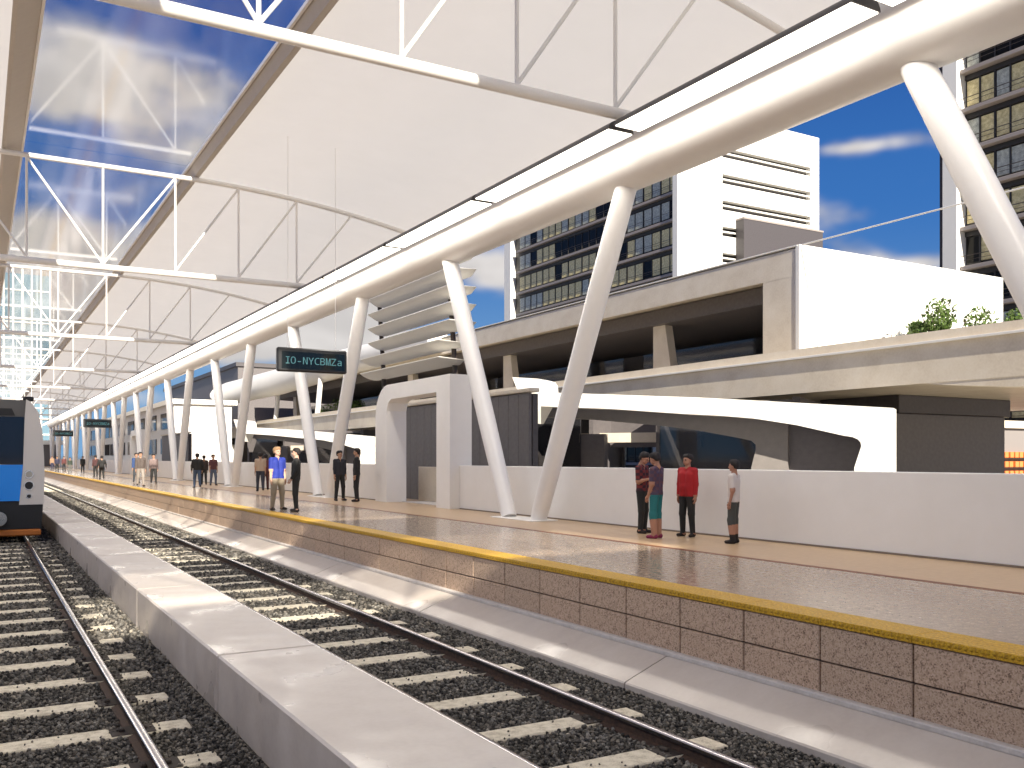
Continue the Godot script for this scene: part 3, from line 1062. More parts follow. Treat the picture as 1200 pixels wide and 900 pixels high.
	under_deck_module(0.0, ["white swooping wall with arched opening beneath the raised deck, behind the youths", "dark undercroft with black glazing inside the arch behind the youths"])
	under_deck_module(46.8, ["white swooping wall beneath the raised deck beyond the white portal", "dark undercroft inside the white arch beyond the white portal"])
	under_deck_module(93.6, ["white swooping wall beneath the deck at its far end", "dark undercroft inside the white arch at the far end of the deck"])
	ribbed_wall(0.0, "ribbed dark grey panel wall seen through the white portal")
	ribbed_wall(62.0, "ribbed dark grey panel wall seen through the farther portal")
	# farther masses along the line
	var f := thing("dark_hall", "dark grey flat roofed hall beyond the far end of the raised deck", "building", V(0, 0, 0))
	b = MB.new()
	b.box(V(28.5, -1.9, 118), V(60, 13.2, 170))
	build("hall_wall", b, M.grey_cladding, f)
	b = MB.new()
	b.box(V(28.2, 13.2, 117.7), V(60.3, 13.7, 170.3))
	build("hall_roof", b, M.dark_cladding, f)
	for k in 9:
		b = MB.new()
		b.box(V(28.4, 4.0, 121 + 5.4 * k), V(28.52, 8.0, 124.4 + 5.4 * k))
		build("window", b, M.black_glass, f)
	var n := thing("curved_skybridge", "white rounded skybridge tube running above the far deck", "bridge")
	b = MB.new()
	b.tube(PackedVector3Array([V(24.2, 9.0, 112), V(24.6, 9.0, 111), V(25.4, 9.1, 109), V(27.5, 9.6, 96), V(29.0, 10.3, 80), V(29.7, 10.35, 62)]), PackedFloat32Array([0.5, 1.0, 1.3, 1.35, 1.2, 0.9]), 20)
	build("tube", b, M.white_render, n)
	for d in [98.0, 84.0]:
		b = MB.new()
		b.bar(V(27.6, 4.9, d), V(28.0, 9.2, d), 0.25, 12)
		build("support", b, M.white_render, n)
	var tb := thing("terminal_block", "long low beige terminal block with dark window bands beyond the farther columns", "building")
	b = MB.new()
	b.box(V(17.6, -1.9, 100), V(23.5, 7.2, 196))
	build("block_wall", b, M.plaster, tb)
	b = MB.new()
	b.box(V(17.2, 7.2, 99.5), V(24.0, 7.7, 196.5))
	build("block_roof", b, M.white_render, tb)
	for k in 11:
		for row in 2:
			b = MB.new()
			b.box(V(17.5, 2.0 + 2.7 * row, 102.0 + 8.6 * k), V(17.62, 3.7 + 2.7 * row, 107.4 + 8.6 * k + (k % 3) * 0.9))
			build("window", b, M.window_dark, tb)
	# far end of the station
	var c := thing("concourse_block", "brown grey concourse block closing the far end of the platform", "building")
	b = MB.new()
	b.box(V(6.5, -1.9, 199), V(14, 4.2, 206))
	build("block_wall", b, M.grey_cladding, c)
	b = MB.new()
	b.box(V(6.0, 4.2, 198.5), V(14.5, 5.0, 206.5))
	build("block_roof", b, M.white_render, c)
	# distant glass tower seen through the skylight
	var q := thing("glass_tower", "pale blue distant glass tower with vertical fins seen through the skylight", "tower", V(12, -1.9, 420))
	b = MB.new()
	b.cbox(Vector3(0, 38, 0), Vector3(26, 76, 22), 0.3)
	build("tower_body", b, M.far_glass, q)
	for k in 9:
		b = MB.new()
		b.box(Vector3(-13 + 3.25 * k - 0.3, 0, 11.0), Vector3(-13 + 3.25 * k + 0.3, 78, 11.8))
		build("fin", b, M.white_render, q)
	for k in 12:
		b = MB.new()
		b.box(Vector3(-13, 6.3 * k, 11.0), Vector3(13, 6.3 * k + 0.5, 11.4))
		build("floor_band", b, M.white_render, q)


# facade facing the tracks: local u along the tracks (metres beyond the tower's near end)
func balcony_facade(t: Node3D, len: float, floors: int, fh: float, bays: int, y0: float, lit: float) -> void:
	var bw := len / bays
	var slab := chamfer_mesh(Vector3(0.9, fh * 0.10, len), 0.03, M.slab_edge)
	var spandrel := chamfer_mesh(Vector3(0.3, fh * 0.13, len), 0.02, M.tower_frame)
	var pane_size := Vector3(0.08, fh * 0.62, bw * 0.42)
	var kinds := [chamfer_mesh(pane_size, 0.0, M.lit_curtain), chamfer_mesh(pane_size, 0.0, M.curtain_b), chamfer_mesh(pane_size, 0.0, M.window_dark)]
	var mull := chamfer_mesh(Vector3(0.14, fh * 0.9, 0.14), 0.0, M.tower_frame)
	var rail := MB.new()
	rail.bar(Vector3(-0.42, 0, -len / 2), Vector3(-0.42, 0, len / 2), 0.035, 6)
	rail.bar(Vector3(-0.42, -0.35, -len / 2), Vector3(-0.42, -0.35, len / 2), 0.02, 6)
	var rm := rail.mesh(M.bronze)
	for f in floors:
		var y := y0 + fh * f
		put("balcony_slab", slab, t, V(-0.35, y, len / 2))
		put("spandrel", spandrel, t, V(-0.02, y + fh * 0.88, len / 2))
		put("balcony_rail", rm, t, V(-0.35, y + fh * 0.30, len / 2))
		var run := 0
		var kind := 0
		for k in bays:
			if run == 0:
				run = R.randi_range(1, 3)
				var z := R.randf()
				kind = 0 if z < lit * 0.68 else (1 if z < lit else 2)
			run -= 1
			var w := Node3D.new()
			w.name = "window"
			t.add_child(w, true)
			w.position = V(0, y + fh * 0.47, bw * (k + 0.5))
			for s in 2:
				var kk := kind if R.randf() < 0.8 else R.randi() % 3
				put("pane", kinds[kk], w, Vector3(-0.02, 0, bw * (0.24 if s == 0 else -0.24)))
			put("mullion", mull, w, Vector3(-0.06, 0, 0))
			put("mullion", mull, w, Vector3(-0.06, 0, bw * 0.5))


func towers() -> void:
	# tower with the white striped end wall
	var t := thing("office_tower", "tall tower with dark glazed long side and white end wall with paired black slots", "tower", V(98, 0, 114.6))
	var b := MB.new()
	b.box(V(0.05, -1.9, 0.3), V(31.2, 58.0, 52.5))
	build("tower_core", b, M.tower_frame, t)
	balcony_facade(t, 50.6, 14, 4.4, 11, 0.6, 0.78)
	for q in [[-0.6, -0.35], [52.4, 55.0]]:
		b = MB.new()
		b.box(V(-1.2, -1.9, q[0] if q[0] > 0 else -0.9), V(1.6, 60.0, q[1] if q[0] > 0 else 0.28))
		build("white_fin", b, M.white_render, t)
	# end wall with slots: built from strips so that the slots are real recesses
	var yy := -1.9
	var slots := []
	for k in 12:
		slots.append(3.6 + 4.35 * k)
	for k in slots.size() + 1:
		var y1: float = slots[k] if k < slots.size() else 58.6
		b = MB.new()
		b.box(V(1.9, yy, -0.7), V(31.6, y1, 0.28))
		build("wall_strip", b, M.white_render, t)
		if k < slots.size():
			for q in [[1.9, 8.6], [29.4, 31.6]]:
				b = MB.new()
				b.box(V(q[0], y1, -0.7), V(q[1], y1 + 1.55, 0.28))
				build("wall_strip", b, M.white_render, t)
			b = MB.new()
			b.box(V(8.6, y1 + 0.64, -0.6), V(29.4, y1 + 0.88, -0.3))
			build("slot_bar", b, M.white_render, t)
			yy = y1 + 1.55
	b = MB.new()
	b.box(V(11.6, -1.9, -2.6), V(30.4, 41.2, -0.75))
	var an := thing("tower_annex", "dark grey lift block standing against the white striped end wall of the tower", "building", V(98, 0, 114.6))
	build("annex_wall", b, M.dark_cladding, an)
	b = MB.new()
	b.box(V(11.5, 41.2, -2.7), V(30.5, 41.5, -0.75))
	build("annex_roof", b, M.slab_edge, an)
	# apartment tower at the right
	var a := thing("apartment_tower", "dark apartment tower with curtained windows and a white corner fin, beside the leaning column", "tower", V(70, 0, 21.0))
	b = MB.new()
	b.box(V(0.05, -1.9, 0.2), V(18, 62.0, 26.0))
	build("tower_core", b, M.tower_frame, a)
	balcony_facade(a, 25.3, 18, 3.2, 10, 1.0, 0.8)
	b = MB.new()
	b.box(V(-1.2, -1.9, 25.35), V(1.4, 62.0, 26.6))
	build("white_fin", b, M.white_render, a)
	b = MB.new()
	b.box(V(-1.0, -1.9, 26.62), V(1.2, 62.0, 27.0))
	build("bronze_fin", b, M.bronze, a)


func shrub(x: float, y: float, d: float, w: float, h: float, label: String, sd: int) -> void:
	var r := RandomNumberGenerator.new()
	r.seed = sd
	var t := thing("shrub", label, "shrub", V(x, y, d), 0.0, "shrubs in the deck planting")
	var b := MB.new()
	for k in 5:
		var a := r.randf_range(0, TAU)
		var e := Vector3(cos(a) * w * 0.3, h * r.randf_range(0.5, 0.8), sin(a) * w * 0.3)
		b.tube(PackedVector3Array([Vector3.ZERO, e * Vector3(0.5, 0.6, 0.5), e]), PackedFloat32Array([0.05, 0.035, 0.012]), 5)
	build("stem", b, M.bark, t)
	b = MB.new()
	b.colored = true
	var lumps := []
	for k in 11:
		var a := r.randf_range(0, TAU)
		var q := sqrt(r.randf()) * w * 0.42
		lumps.append([Vector3(cos(a) * q, h * r.randf_range(0.3, 0.8) * (1.0 - 0.5 * q / w), sin(a) * q), w * r.randf_range(0.10, 0.22)])
	for k in 2600:
		var l: Array = lumps[r.randi() % lumps.size()]
		var dir := Vector3(r.randfn(), r.randfn(), r.randfn()).normalized()
		var c: Vector3 = l[0] + dir * l[1] * pow(r.randf(), 0.4)
		var ax := Vector3(r.randfn(), r.randfn() + 0.4, r.randfn()).normalized()
		var sd2 := ax.cross(Vector3(r.randfn(), r.randfn(), r.randfn())).normalized()
		var s := r.randf_range(0.08, 0.16)
		var p := PackedVector3Array([c - ax * s, c + sd2 * s * 0.45, c + ax * s, c - sd2 * s * 0.45])
		b.face(p, dir)
		var g := r.randf_range(0.7, 1.3)
		var col := Color(0.075 * g, 0.125 * g, 0.022 * g)
		for j in 4:
			b.c.append(col)
	build("foliage", b, M.leaf, t)


# ---------------------------------------------------------------- train
func train() -> void:
	var t := thing("passenger_train", "white and blue passenger train with dark windscreen standing on the track", "train", V(0.55, 0, 32.0))
	# cross section (x, y) of the body, closed
	var sec := PackedVector2Array()
	for q in [[1.20, -0.35], [1.23, 0.4], [1.22, 1.4], [1.17, 2.3], [1.06, 2.9], [0.82, 3.22], [0.45, 3.36], [-0.45, 3.36], [-0.82, 3.22], [-1.06, 2.9], [-1.17, 2.3], [-1.22, 1.4], [-1.23, 0.4], [-1.20, -0.35]]:
		sec.append(Vector2(q[0], q[1]))
	var b := MB.new()
	b.sweep(sec, 0.35, 62.0, true, Vector2(0, 1.4))
	build("body", b, M.train_white, t)
	# front mask pieces, each a panel half a metre deep
	var dep := Vector3(0, 0, -0.5)
	b = MB.new()
	b.slab(PackedVector2Array([Vector2(-0.655, 1.36), Vector2(0.655, 1.36), Vector2(0.70, 2.82), Vector2(-0.70, 2.82)]), V(0, 0, 0.04), Vector3.RIGHT, Vector3.UP, dep)
	build("windscreen", b, M.train_dark, t)
	b = MB.new()
	b.slab(PackedVector2Array([Vector2(-0.56, 0.24), Vector2(0.56, 0.24), Vector2(0.655, 1.35), Vector2(-0.655, 1.35)]), V(0, 0, -0.04), Vector3.RIGHT, Vector3.UP, dep)
	build("blue_panel", b, M.train_blue, t)
	b = MB.new()
	b.slab(PackedVector2Array([Vector2(-0.70, 2.83), Vector2(0.70, 2.83), Vector2(0.74, 3.34), Vector2(-0.74, 3.34)]), V(0, 0, 0.12), Vector3.RIGHT, Vector3.UP, dep)
	var top := build("roof_fairing", b, M.train_grey, t)
	b = MB.new()
	b.slab(PackedVector2Array([Vector2(-0.45, 2.86), Vector2(0.45, 2.86), Vector2(0.36, 3.08), Vector2(-0.36, 3.08)]), V(0, 0, 0.10), Vector3.RIGHT, Vector3.UP, dep * 0.1)
	build("destination_panel", b, M.train_black, top)
	for s in [-1.0, 1.0]:
		b = MB.new()
		b.slab(PackedVector2Array([Vector2(0.55 * s, 0.12), Vector2(1.22 * s, 0.12), Vector2(1.25 * s, 1.0), Vector2(1.235 * s, 1.6), Vector2(1.19 * s, 2.4), Vector2(1.08 * s, 2.98), Vector2(0.86 * s, 3.30), Vector2(0.745 * s, 3.36), Vector2(0.705 * s, 2.82), Vector2(0.66 * s, 1.355)]), V(0, 0, -0.02), Vector3.RIGHT, Vector3.UP, dep)
		var pil := build("pillar", b, M.train_white, t)
		for q in [[1.05, 0.10, "lens"], [0.71, 0.115, "train_black"], [0.38, 0.055, "train_black"]]:
			b = MB.new()
			b.tube(PackedVector3Array([V(0.82 * s, q[0], 0.05), V(0.82 * s, q[0], -0.06)]), PackedFloat32Array([q[1] + 0.015, q[1]]), 16)
			var hl := build("headlight", b, M[q[2]], pil)
			b = MB.new()
			b.tube(PackedVector3Array([V(0.82 * s, q[0], 0.0), V(0.82 * s, q[0], -0.045)]), PackedFloat32Array([q[1] + 0.032, q[1] + 0.024]), 16)
			build("headlight_bezel", b, M.chrome, hl)
		b = MB.new()
		b.cbox(V(0.82 * s, 3.4, 0.4), Vector3(0.3, 0.14, 0.3), 0.03)
		build("roof_camera", b, M.train_black, t)
	b = MB.new()
	b.slab(PackedVector2Array([Vector2(-1.16, -0.62), Vector2(1.16, -0.62), Vector2(1.21, 0.11), Vector2(0.54, 0.23), Vector2(-0.54, 0.23), Vector2(-1.21, 0.11)]), V(0, 0, 0.0), Vector3.RIGHT, Vector3.UP, dep)
	build("lower_apron", b, M.train_black, t)
	b = MB.new()
	b.cbox(V(0, -0.74, 0.1), Vector3(2.3, 0.2, 0.3), 0.04)
	build("obstacle_deflector", b, M.train_orange, t)
	b = MB.new()
	b.tube(PackedVector3Array([V(0, -0.28, 0.1), V(0, -0.28, -0.32)]), PackedFloat32Array([0.16, 0.19]), 18)
	var cp := build("coupler", b, M.train_black, t)
	b = MB.new()
	b.tube(PackedVector3Array([V(0, -0.28, -0.30), V(0, -0.28, -0.36)]), PackedFloat32Array([0.24, 0.22]), 20)
	build("coupler_ring", b, M.chrome, cp)
	b = MB.new()
	b.bar(V(-0.5, 1.42, -0.03), V(-0.1, 2.3, -0.03), 0.015, 6)
	build("wiper", b, M.train_black, t)
	for s in [-1.0, 1.0]:
		for k in 10:
			b = MB.new()
			b.cbox(V(1.205 * s, 1.85, 4.0 + 5.8 * k), Vector3(0.04, 0.9, 3.0 if k % 2 == 0 else 1.3), 0.01)
			build("side_window", b, M.train_dark, t)
		for k in 6:
			b = MB.new()
			b.cbox(V(0.72 * s, -0.55, 3.0 + 9.6 * k), Vector3(0.14, 0.7, 2.6), 0.05)
			build("bogie_frame", b, M.train_black, t)
			for w in [-0.9, 0.9]:
				b = MB.new()
				b.tube(PackedVector3Array([V(0.68 * s, -0.49, 3.0 + 9.6 * k + w), V(0.82 * s, -0.49, 3.0 + 9.6 * k + w)]), PackedFloat32Array([0.41, 0.41]), 20)
				build("wheel", b, M.rail_side, t)


# ---------------------------------------------------------------- people
# bones: [a, b, ra, rb, tag, t0, t1]; returns vertices, normals, triangles of the smooth union
func nets(bones: Array, cell: float, k: float) -> Dictionary:
	var lo := Vector3.ONE * 99.0
	var hi := -lo
	for q in bones:
		var m: float = maxf(q[2], q[3]) + cell * 2.0
		lo = lo.min(q[0] - Vector3.ONE * m).min(q[1] - Vector3.ONE * m)
		hi = hi.max(q[0] + Vector3.ONE * m).max(q[1] + Vector3.ONE * m)
	var nx := int((hi.x - lo.x) / cell) + 2
	var ny := int((hi.y - lo.y) / cell) + 2
	var nzz := int((hi.z - lo.z) / cell) + 2
	var g := PackedFloat32Array()
	g.resize(nx * ny * nzz)
	g.fill(1.0)
	for q in bones:
		var a: Vector3 = q[0]
		var b: Vector3 = q[1]
		var ra: float = q[2]
		var rb: float = q[3]
		var m := maxf(ra, rb) + cell * 2.0 + k
		var l := ((a.min(b) - Vector3.ONE * m - lo) / cell)
		var h := ((a.max(b) + Vector3.ONE * m - lo) / cell)
		var ab := b - a
		var inv := 1.0 / maxf(ab.length_squared(), 1e-9)
		for z in range(maxi(0, int(l.z)), mini(nzz, int(h.z) + 1)):
			for y in range(maxi(0, int(l.y)), mini(ny, int(h.y) + 1)):
				var row := (z * ny + y) * nx
				for x in range(maxi(0, int(l.x)), mini(nx, int(h.x) + 1)):
					var p := Vector3(lo.x + x * cell, lo.y + y * cell, lo.z + z * cell)
					var t := clampf((p - a).dot(ab) * inv, 0.0, 1.0)
					var d := p.distance_to(a + ab * t) - (ra + (rb - ra) * t)
					var o := g[row + x]
					var hh := maxf(k - absf(o - d), 0.0) / k
					g[row + x] = minf(o, d) - hh * hh * k * 0.25
	var vi := PackedInt32Array()
	vi.resize(nx * ny * nzz)
	vi.fill(-1)
	var vs := PackedVector3Array()
	var off := [Vector3i(0, 0, 0), Vector3i(1, 0, 0), Vector3i(0, 1, 0), Vector3i(1, 1, 0), Vector3i(0, 0, 1), Vector3i(1, 0, 1), Vector3i(0, 1, 1), Vector3i(1, 1, 1)]
	var di := PackedInt32Array()
	for q in off:
		di.append((q.z * ny + q.y) * nx + q.x)
	var edges := [[0, 1], [2, 3], [4, 5], [6, 7], [0, 2], [1, 3], [4, 6], [5, 7], [0, 4], [1, 5], [2, 6], [3, 7]]
	for z in nzz - 1:
		for y in ny - 1:
			var row := (z * ny + y) * nx
			for x in nx - 1:
				var i := row + x
				if absf(g[i]) > cell * 2.0:
					continue
				var neg := 0
				for q in 8:
					if g[i + di[q]] < 0.0:
						neg += 1
				if neg == 0 or neg == 8:
					continue
				var s := Vector3.ZERO
				var c := 0
				for e in edges:
					var d0 := g[i + di[e[0]]]
					var d1 := g[i + di[e[1]]]
					if (d0 < 0.0) != (d1 < 0.0):
						s += Vector3(off[e[0]]).lerp(Vector3(off[e[1]]), d0 / (d0 - d1))
						c += 1
				vi[i] = vs.size()
				vs.append(lo + (Vector3(x, y, z) + s / c) * cell)
	var ix := PackedInt32Array()
	var sx := 1
	var sy := nx
	var sz := nx * ny
	var axes := [[sx, sy, sz], [sy, sz, sx], [sz, sx, sy]]
	for z in range(1, nzz - 1):
		for y in range(1, ny - 1):
			for x in range(1, nx - 1):
				var i := (z * ny + y) * nx + x
				if vi[i] < 0:
					continue
				for ax in axes:
					var d0 := g[i]
					var d1 := g[i + ax[0]]
					if (d0 < 0.0) == (d1 < 0.0):
						continue
					var a := vi[i]
					var b := vi[i - ax[1]]
					var c := vi[i - ax[1] - ax[2]]
					var d := vi[i - ax[2]]
					if a < 0 or b < 0 or c < 0 or d < 0:
						continue
					if d0 < 0.0:
						ix.append_array([a, c, b, a, d, c])
					else:
						ix.append_array([a, b, c, a, c, d])
	# these are wound for normals along (c - a) x (b - a); accumulate
	var ns := PackedVector3Array()
	ns.resize(vs.size())
	for q in range(0, ix.size(), 3):
		var fn := (vs[ix[q + 2]] - vs[ix[q]]).cross(vs[ix[q + 1]] - vs[ix[q]])
		for j in 3:
			ns[ix[q + j]] += fn
	for q in ns.size():
		ns[q] = ns[q].normalized()
	return {"v": vs, "n": ns, "ix": ix}


func body_parts() -> void:
	# head: face towards +z, origin at the top of the neck
	var h := []
	var z := Vector3.ZERO
	h.append([Vector3(-0.012, 0.145, -0.022), Vector3(0.012, 0.145, -0.022), 0.088, 0.088])
	h.append([Vector3(0, 0.14, 0.005), Vector3(0, 0.125, 0.02), 0.078, 0.072])
	h.append([Vector3(-0.022, 0.07, 0.03), Vector3(0.022, 0.07, 0.03), 0.052, 0.052])
	h.append([Vector3(-0.012, 0.035, 0.058), Vector3(0.012, 0.035, 0.058), 0.026, 0.026])
	h.append([Vector3(0, 0.12, 0.088), Vector3(0, 0.088, 0.106), 0.010, 0.014])
	h.append([Vector3(-0.038, 0.133, 0.075), Vector3(0.038, 0.133, 0.075), 0.012, 0.012])
	h.append([Vector3(-0.018, 0.06, 0.083), Vector3(0.018, 0.06, 0.083), 0.009, 0.009])
	for s in [-1.0, 1.0]:
		h.append([Vector3(0.081 * s, 0.13, -0.012), Vector3(0.079 * s, 0.092, -0.004), 0.014, 0.010])
	h.append([Vector3(0, 0.06, -0.015), Vector3(0, -0.06, -0.025), 0.052, 0.056])
	head_part = nets(h, 0.0075, 0.018)
	# right hand hanging down: wrist at the origin, fingers to -y, palm towards -x, thumb forward (+z)
	var f := []
	f.append([Vector3(0, 0.01, 0), Vector3(0, -0.03, 0), 0.024, 0.026])
	f.append([Vector3(0, -0.03, 0.016), Vector3(0, -0.085, 0.024), 0.018, 0.014])
	f.append([Vector3(0, -0.03, -0.014), Vector3(0, -0.08, -0.022), 0.018, 0.013])
	var spread := [[0.028, -0.088, 0.068], [0.010, -0.093, 0.078], [-0.009, -0.090, 0.073], [-0.026, -0.082, 0.058]]
	for q in spread:
		var a := Vector3(0, q[1], q[0])
		var b := a + Vector3(-0.008, -q[2] * 0.48, q[0] * 0.12)
		var c := b + Vector3(-0.016, -q[2] * 0.34, 0)
		var d := c + Vector3(-0.014, -q[2] * 0.2, 0)
		f.append([a, b, 0.0088, 0.0082])
		f.append([b, c, 0.0082, 0.0076])
		f.append([c, d, 0.0076, 0.0065])
	f.append([Vector3(-0.006, -0.03, 0.022), Vector3(-0.016, -0.062, 0.046), 0.014, 0.0105])
	f.append([Vector3(-0.016, -0.062, 0.046), Vector3(-0.024, -0.092, 0.052), 0.0100, 0.0080])
	hand_part = nets(f, 0.0046, 0.006)
	# short hair: a cap over the cranium
	var hr := []
	hr.append([Vector3(-0.016, 0.165, -0.034), Vector3(0.016, 0.165, -0.034), 0.094, 0.094])
	hr.append([Vector3(-0.034, 0.205, 0.020), Vector3(0.034, 0.208, 0.018), 0.052, 0.052])
	hr.append([Vector3(-0.038, 0.198, 0.062), Vector3(0.034, 0.200, 0.064), 0.022, 0.020])
	hr.append([Vector3(-0.036, 0.10, -0.074), Vector3(0.036, 0.10, -0.074), 0.046, 0.046])
	for s in [-1.0, 1.0]:
		hr.append([Vector3(0.064 * s, 0.18, 0.012), Vector3(0.074 * s, 0.125, -0.016), 0.030, 0.019])
		hr.append([Vector3(0.055 * s, 0.18, -0.05), Vector3(0.058 * s, 0.10, -0.06), 0.042, 0.034])
	hair_part = nets(hr, 0.0095, 0.02)


func person(label: String, x: float, d: float, face: float, s: Dictionary) -> void:
	var h: float = s.get("h", 1.75)
	var k := h / 1.75
	var wide: float = s.get("wide", 1.0)
	var step: float = s.get("step", 0.0)
	var cell: float = s.get("cell", 0.022)
	var slv: float = s.get("sleeve", 1.0)
	var leg: float = s.get("leg", 1.0)
	var skin: Color = s.get("skin", Color(0.42, 0.24, 0.16))
	var top: Color = s.top
	var bot: Color = s.bot
	var shoe: Color = s.get("shoe", Color(0.012, 0.011, 0.011))
	var jacket: float = s.get("jacket", 0.0)
	var B := []
	var pel := Vector3(0, 0.94, 0)
	var lean: float = s.get("lean", 0.0)
	var ch := Vector3(0, 1.36, lean)
	var nb := Vector3(0, 1.46, lean * 1.2 - 0.012)
	for sd in [-1.0, 1.0]:
		B.append([Vector3(0.062 * sd * wide, 0.93, 0), Vector3(0.062 * sd * wide, 1.08, 0.004), 0.112 * wide, 0.108 * wide + jacket, 1 if false else 0, 0, 0])
		B.append([Vector3(0.062 * sd * wide, 1.04, 0.004), ch + Vector3(0.085 * sd * wide, -0.03, -0.005), 0.106 * wide + jacket, 0.108 * wide + jacket, 1, 0, 0])
		var sh := ch + Vector3(0.182 * sd * wide, 0.055, -0.01)
		B.append([nb + Vector3(0.03 * sd, -0.025, 0), sh, 0.062 + jacket * 0.5, 0.062 + jacket * 0.5, 1, 0, 0])
		var arm: Array = s.get("arm_l" if sd < 0 else "arm_r", [0.05, 0.03, 0.08, 0.12])
		# arm: upper out, upper forward, fore out, fore forward (as slopes)
		var el := sh + Vector3(arm[0] * sd + 0.035 * sd, -1.0, arm[1]).normalized() * 0.285
		var wr := el + Vector3(arm[2] * sd, -1.0 if arm.size() < 5 else arm[4], arm[3]).normalized() * 0.25
		var sl := 0.014 if slv > 0.1 else 0.0
		B.append([sh, el, 0.054 * wide + sl, 0.044 * wide + sl * (1.0 if slv > 0.4 else 0.6), 2, 0.0, 0.5])
		B.append([el, wr, 0.041 * wide + (sl if slv > 0.6 else 0.0), 0.028 + (sl if slv > 0.9 else 0.0), 2, 0.5, 1.0])
		var hip := Vector3(0.088 * sd * wide, 0.92, 0)
		var st: float = step * sd
		var ft: float = s.get("feet", 0.11)
		var kn := Vector3(lerpf(0.095, ft, 0.6) * sd, 0.50, 0.02 + st * 0.5 + (0.03 if st > 0 else 0.0))
		var an := Vector3(ft * sd, 0.085 + (0.05 if st < -0.1 else 0.0), st - 0.01)
		var lo := 0.016 if leg > 0.6 else 0.0
		B.append([hip, kn, 0.092 * wide + 0.008, 0.060 * wide + (0.016 if leg > 0.6 else 0.034), 3, 0.0, 0.5])
		B.append([kn, an, 0.056 * wide + lo + (0.018 if leg < 0.95 and leg > 0.45 else 0.0), 0.040 + lo, 3, 0.5, 1.0])
		var toe := an + Vector3(0.03 * sd, -0.045, 0.135)
		B.append([an + Vector3(0, -0.035, -0.035), toe, 0.048, 0.036, 4, 0, 0])
	B.append([nb + Vector3(0, -0.03, 0), nb + Vector3(0, 0.1, 0.012), 0.058, 0.052, 5, 0, 0])
	for q in B:
		q[0] = q[0] * k
		q[1] = q[1] * k
		q[2] = q[2] * k
		q[3] = q[3] * k
	var nt := nets(B, cell, 0.022)
	var mb := MB.new()
	mb.colored = true
	mb.v = nt.v
	mb.n = nt.n
	mb.ix = nt.ix
	var plaid: Color = s.get("plaid", Color(-1, 0, 0))
	for p in mb.v:
		var best := 9.0
		var bt := 0
		var bl := 0.0
		for q in B:
			var ab: Vector3 = q[1] - q[0]
			var t := clampf((p - q[0]).dot(ab) / maxf(ab.length_squared(), 1e-9), 0, 1)
			var dd: float = p.distance_to(q[0] + ab * t) - lerpf(q[2], q[3], t)
			if dd < best:
				best = dd
				bt = q[4]
				bl = lerpf(q[5], q[6], t)
		var y := p.y / k
		var col := top
		var hem: float = s.get("hem", 0.93)
		match bt:
			0, 1: col = top if y > hem else bot
			2: col = top if bl < slv else skin
			3: col = (bot if bl < leg else skin)
			4: col = shoe
			5: col = skin
		if bt == 3 and y > hem:
			col = top
		if s.get("socks", false) and bt == 3 and bl > 0.86:
			col = shoe
		if plaid.r >= 0.0 and (bt <= 1 or (bt == 2 and bl < slv)) and y > hem:
			if (int(floor(p.x * 14.0 + 50.0)) + int(floor(p.y * 16.0))) % 2 == 0:
				col = plaid
		if s.has("shirt") and bt == 1 and absf(p.x) < 0.035 * (y - 1.05) / 0.3 and p.z > 0.05 and y > 1.05:
			col = s.shirt
		mb.c.append(col)
	# head and hands joined into the same surface
	var hb := Basis.from_euler(Vector3(s.get("nod", 0.0), s.get("turn", 0.0), 0)).scaled(Vector3.ONE * k)
	var top_neck := (nb + Vector3(0, 0.065, 0.012)) * k
	join(mb, head_part, Transform3D(hb, top_neck), skin, true)
	for j in B.size():
		if B[j][4] == 2 and B[j][5] == 0.5:
			var dirv: Vector3 = (B[j][0] - B[j][1]).normalized()
			var sd := signf(B[j][1].x)
			var zf := Vector3(0, 0, 1)
			zf = (zf - dirv * zf.dot(dirv)).normalized()
			var xf := dirv.cross(zf)
			var bs := Basis(xf * sd, dirv, zf).scaled_local(Vector3.ONE * k)
			join(mb, hand_part, Transform3D(bs, B[j][1]), skin, false, sd < 0.0)
	var o := thing("person", label, "person", V(x, 0.0, d), deg_to_rad(face), s.get("group", ""))
	build("body", mb, M.person_skin_and_clothes, o)
	var hm := MB.new()
	hm.colored = true
	join(hm, hair_part, Transform3D(hb, top_neck), s.get("hair", Color(0.012, 0.009, 0.008)), false)
	build("hair", hm, M.person_skin_and_clothes, o)


func join(mb: MB, part: Dictionary, tr: Transform3D, col: Color, is_face: bool, mirror := false) -> void:
	var b := mb.v.size()
	for i in part.v.size():
		var p: Vector3 = part.v[i]
		mb.v.append(tr * p)
		mb.n.append((tr.basis * part.n[i]).normalized())
		var c := col
		if is_face and p.z > 0.05:
			if absf(absf(p.x) - 0.032) < 0.012 and absf(p.y - 0.117) < 0.007:
				c = Color(0.03, 0.02, 0.018)
			elif absf(p.x) < 0.024 and absf(p.y - 0.060) < 0.007:
				c = Color(col.r * 0.8, col.g * 0.5, col.b * 0.5)
			elif absf(absf(p.x) - 0.032) < 0.017 and absf(p.y - 0.137) < 0.005:
				c = Color(0.04, 0.03, 0.025)
		mb.c.append(c)
	for i in range(0, part.ix.size(), 3):
		if mirror:
			mb.ix.append_array([b + part.ix[i], b + part.ix[i + 2], b + part.ix[i + 1]])
		else:
			mb.ix.append_array([b + part.ix[i], b + part.ix[i + 1], b + part.ix[i + 2]])


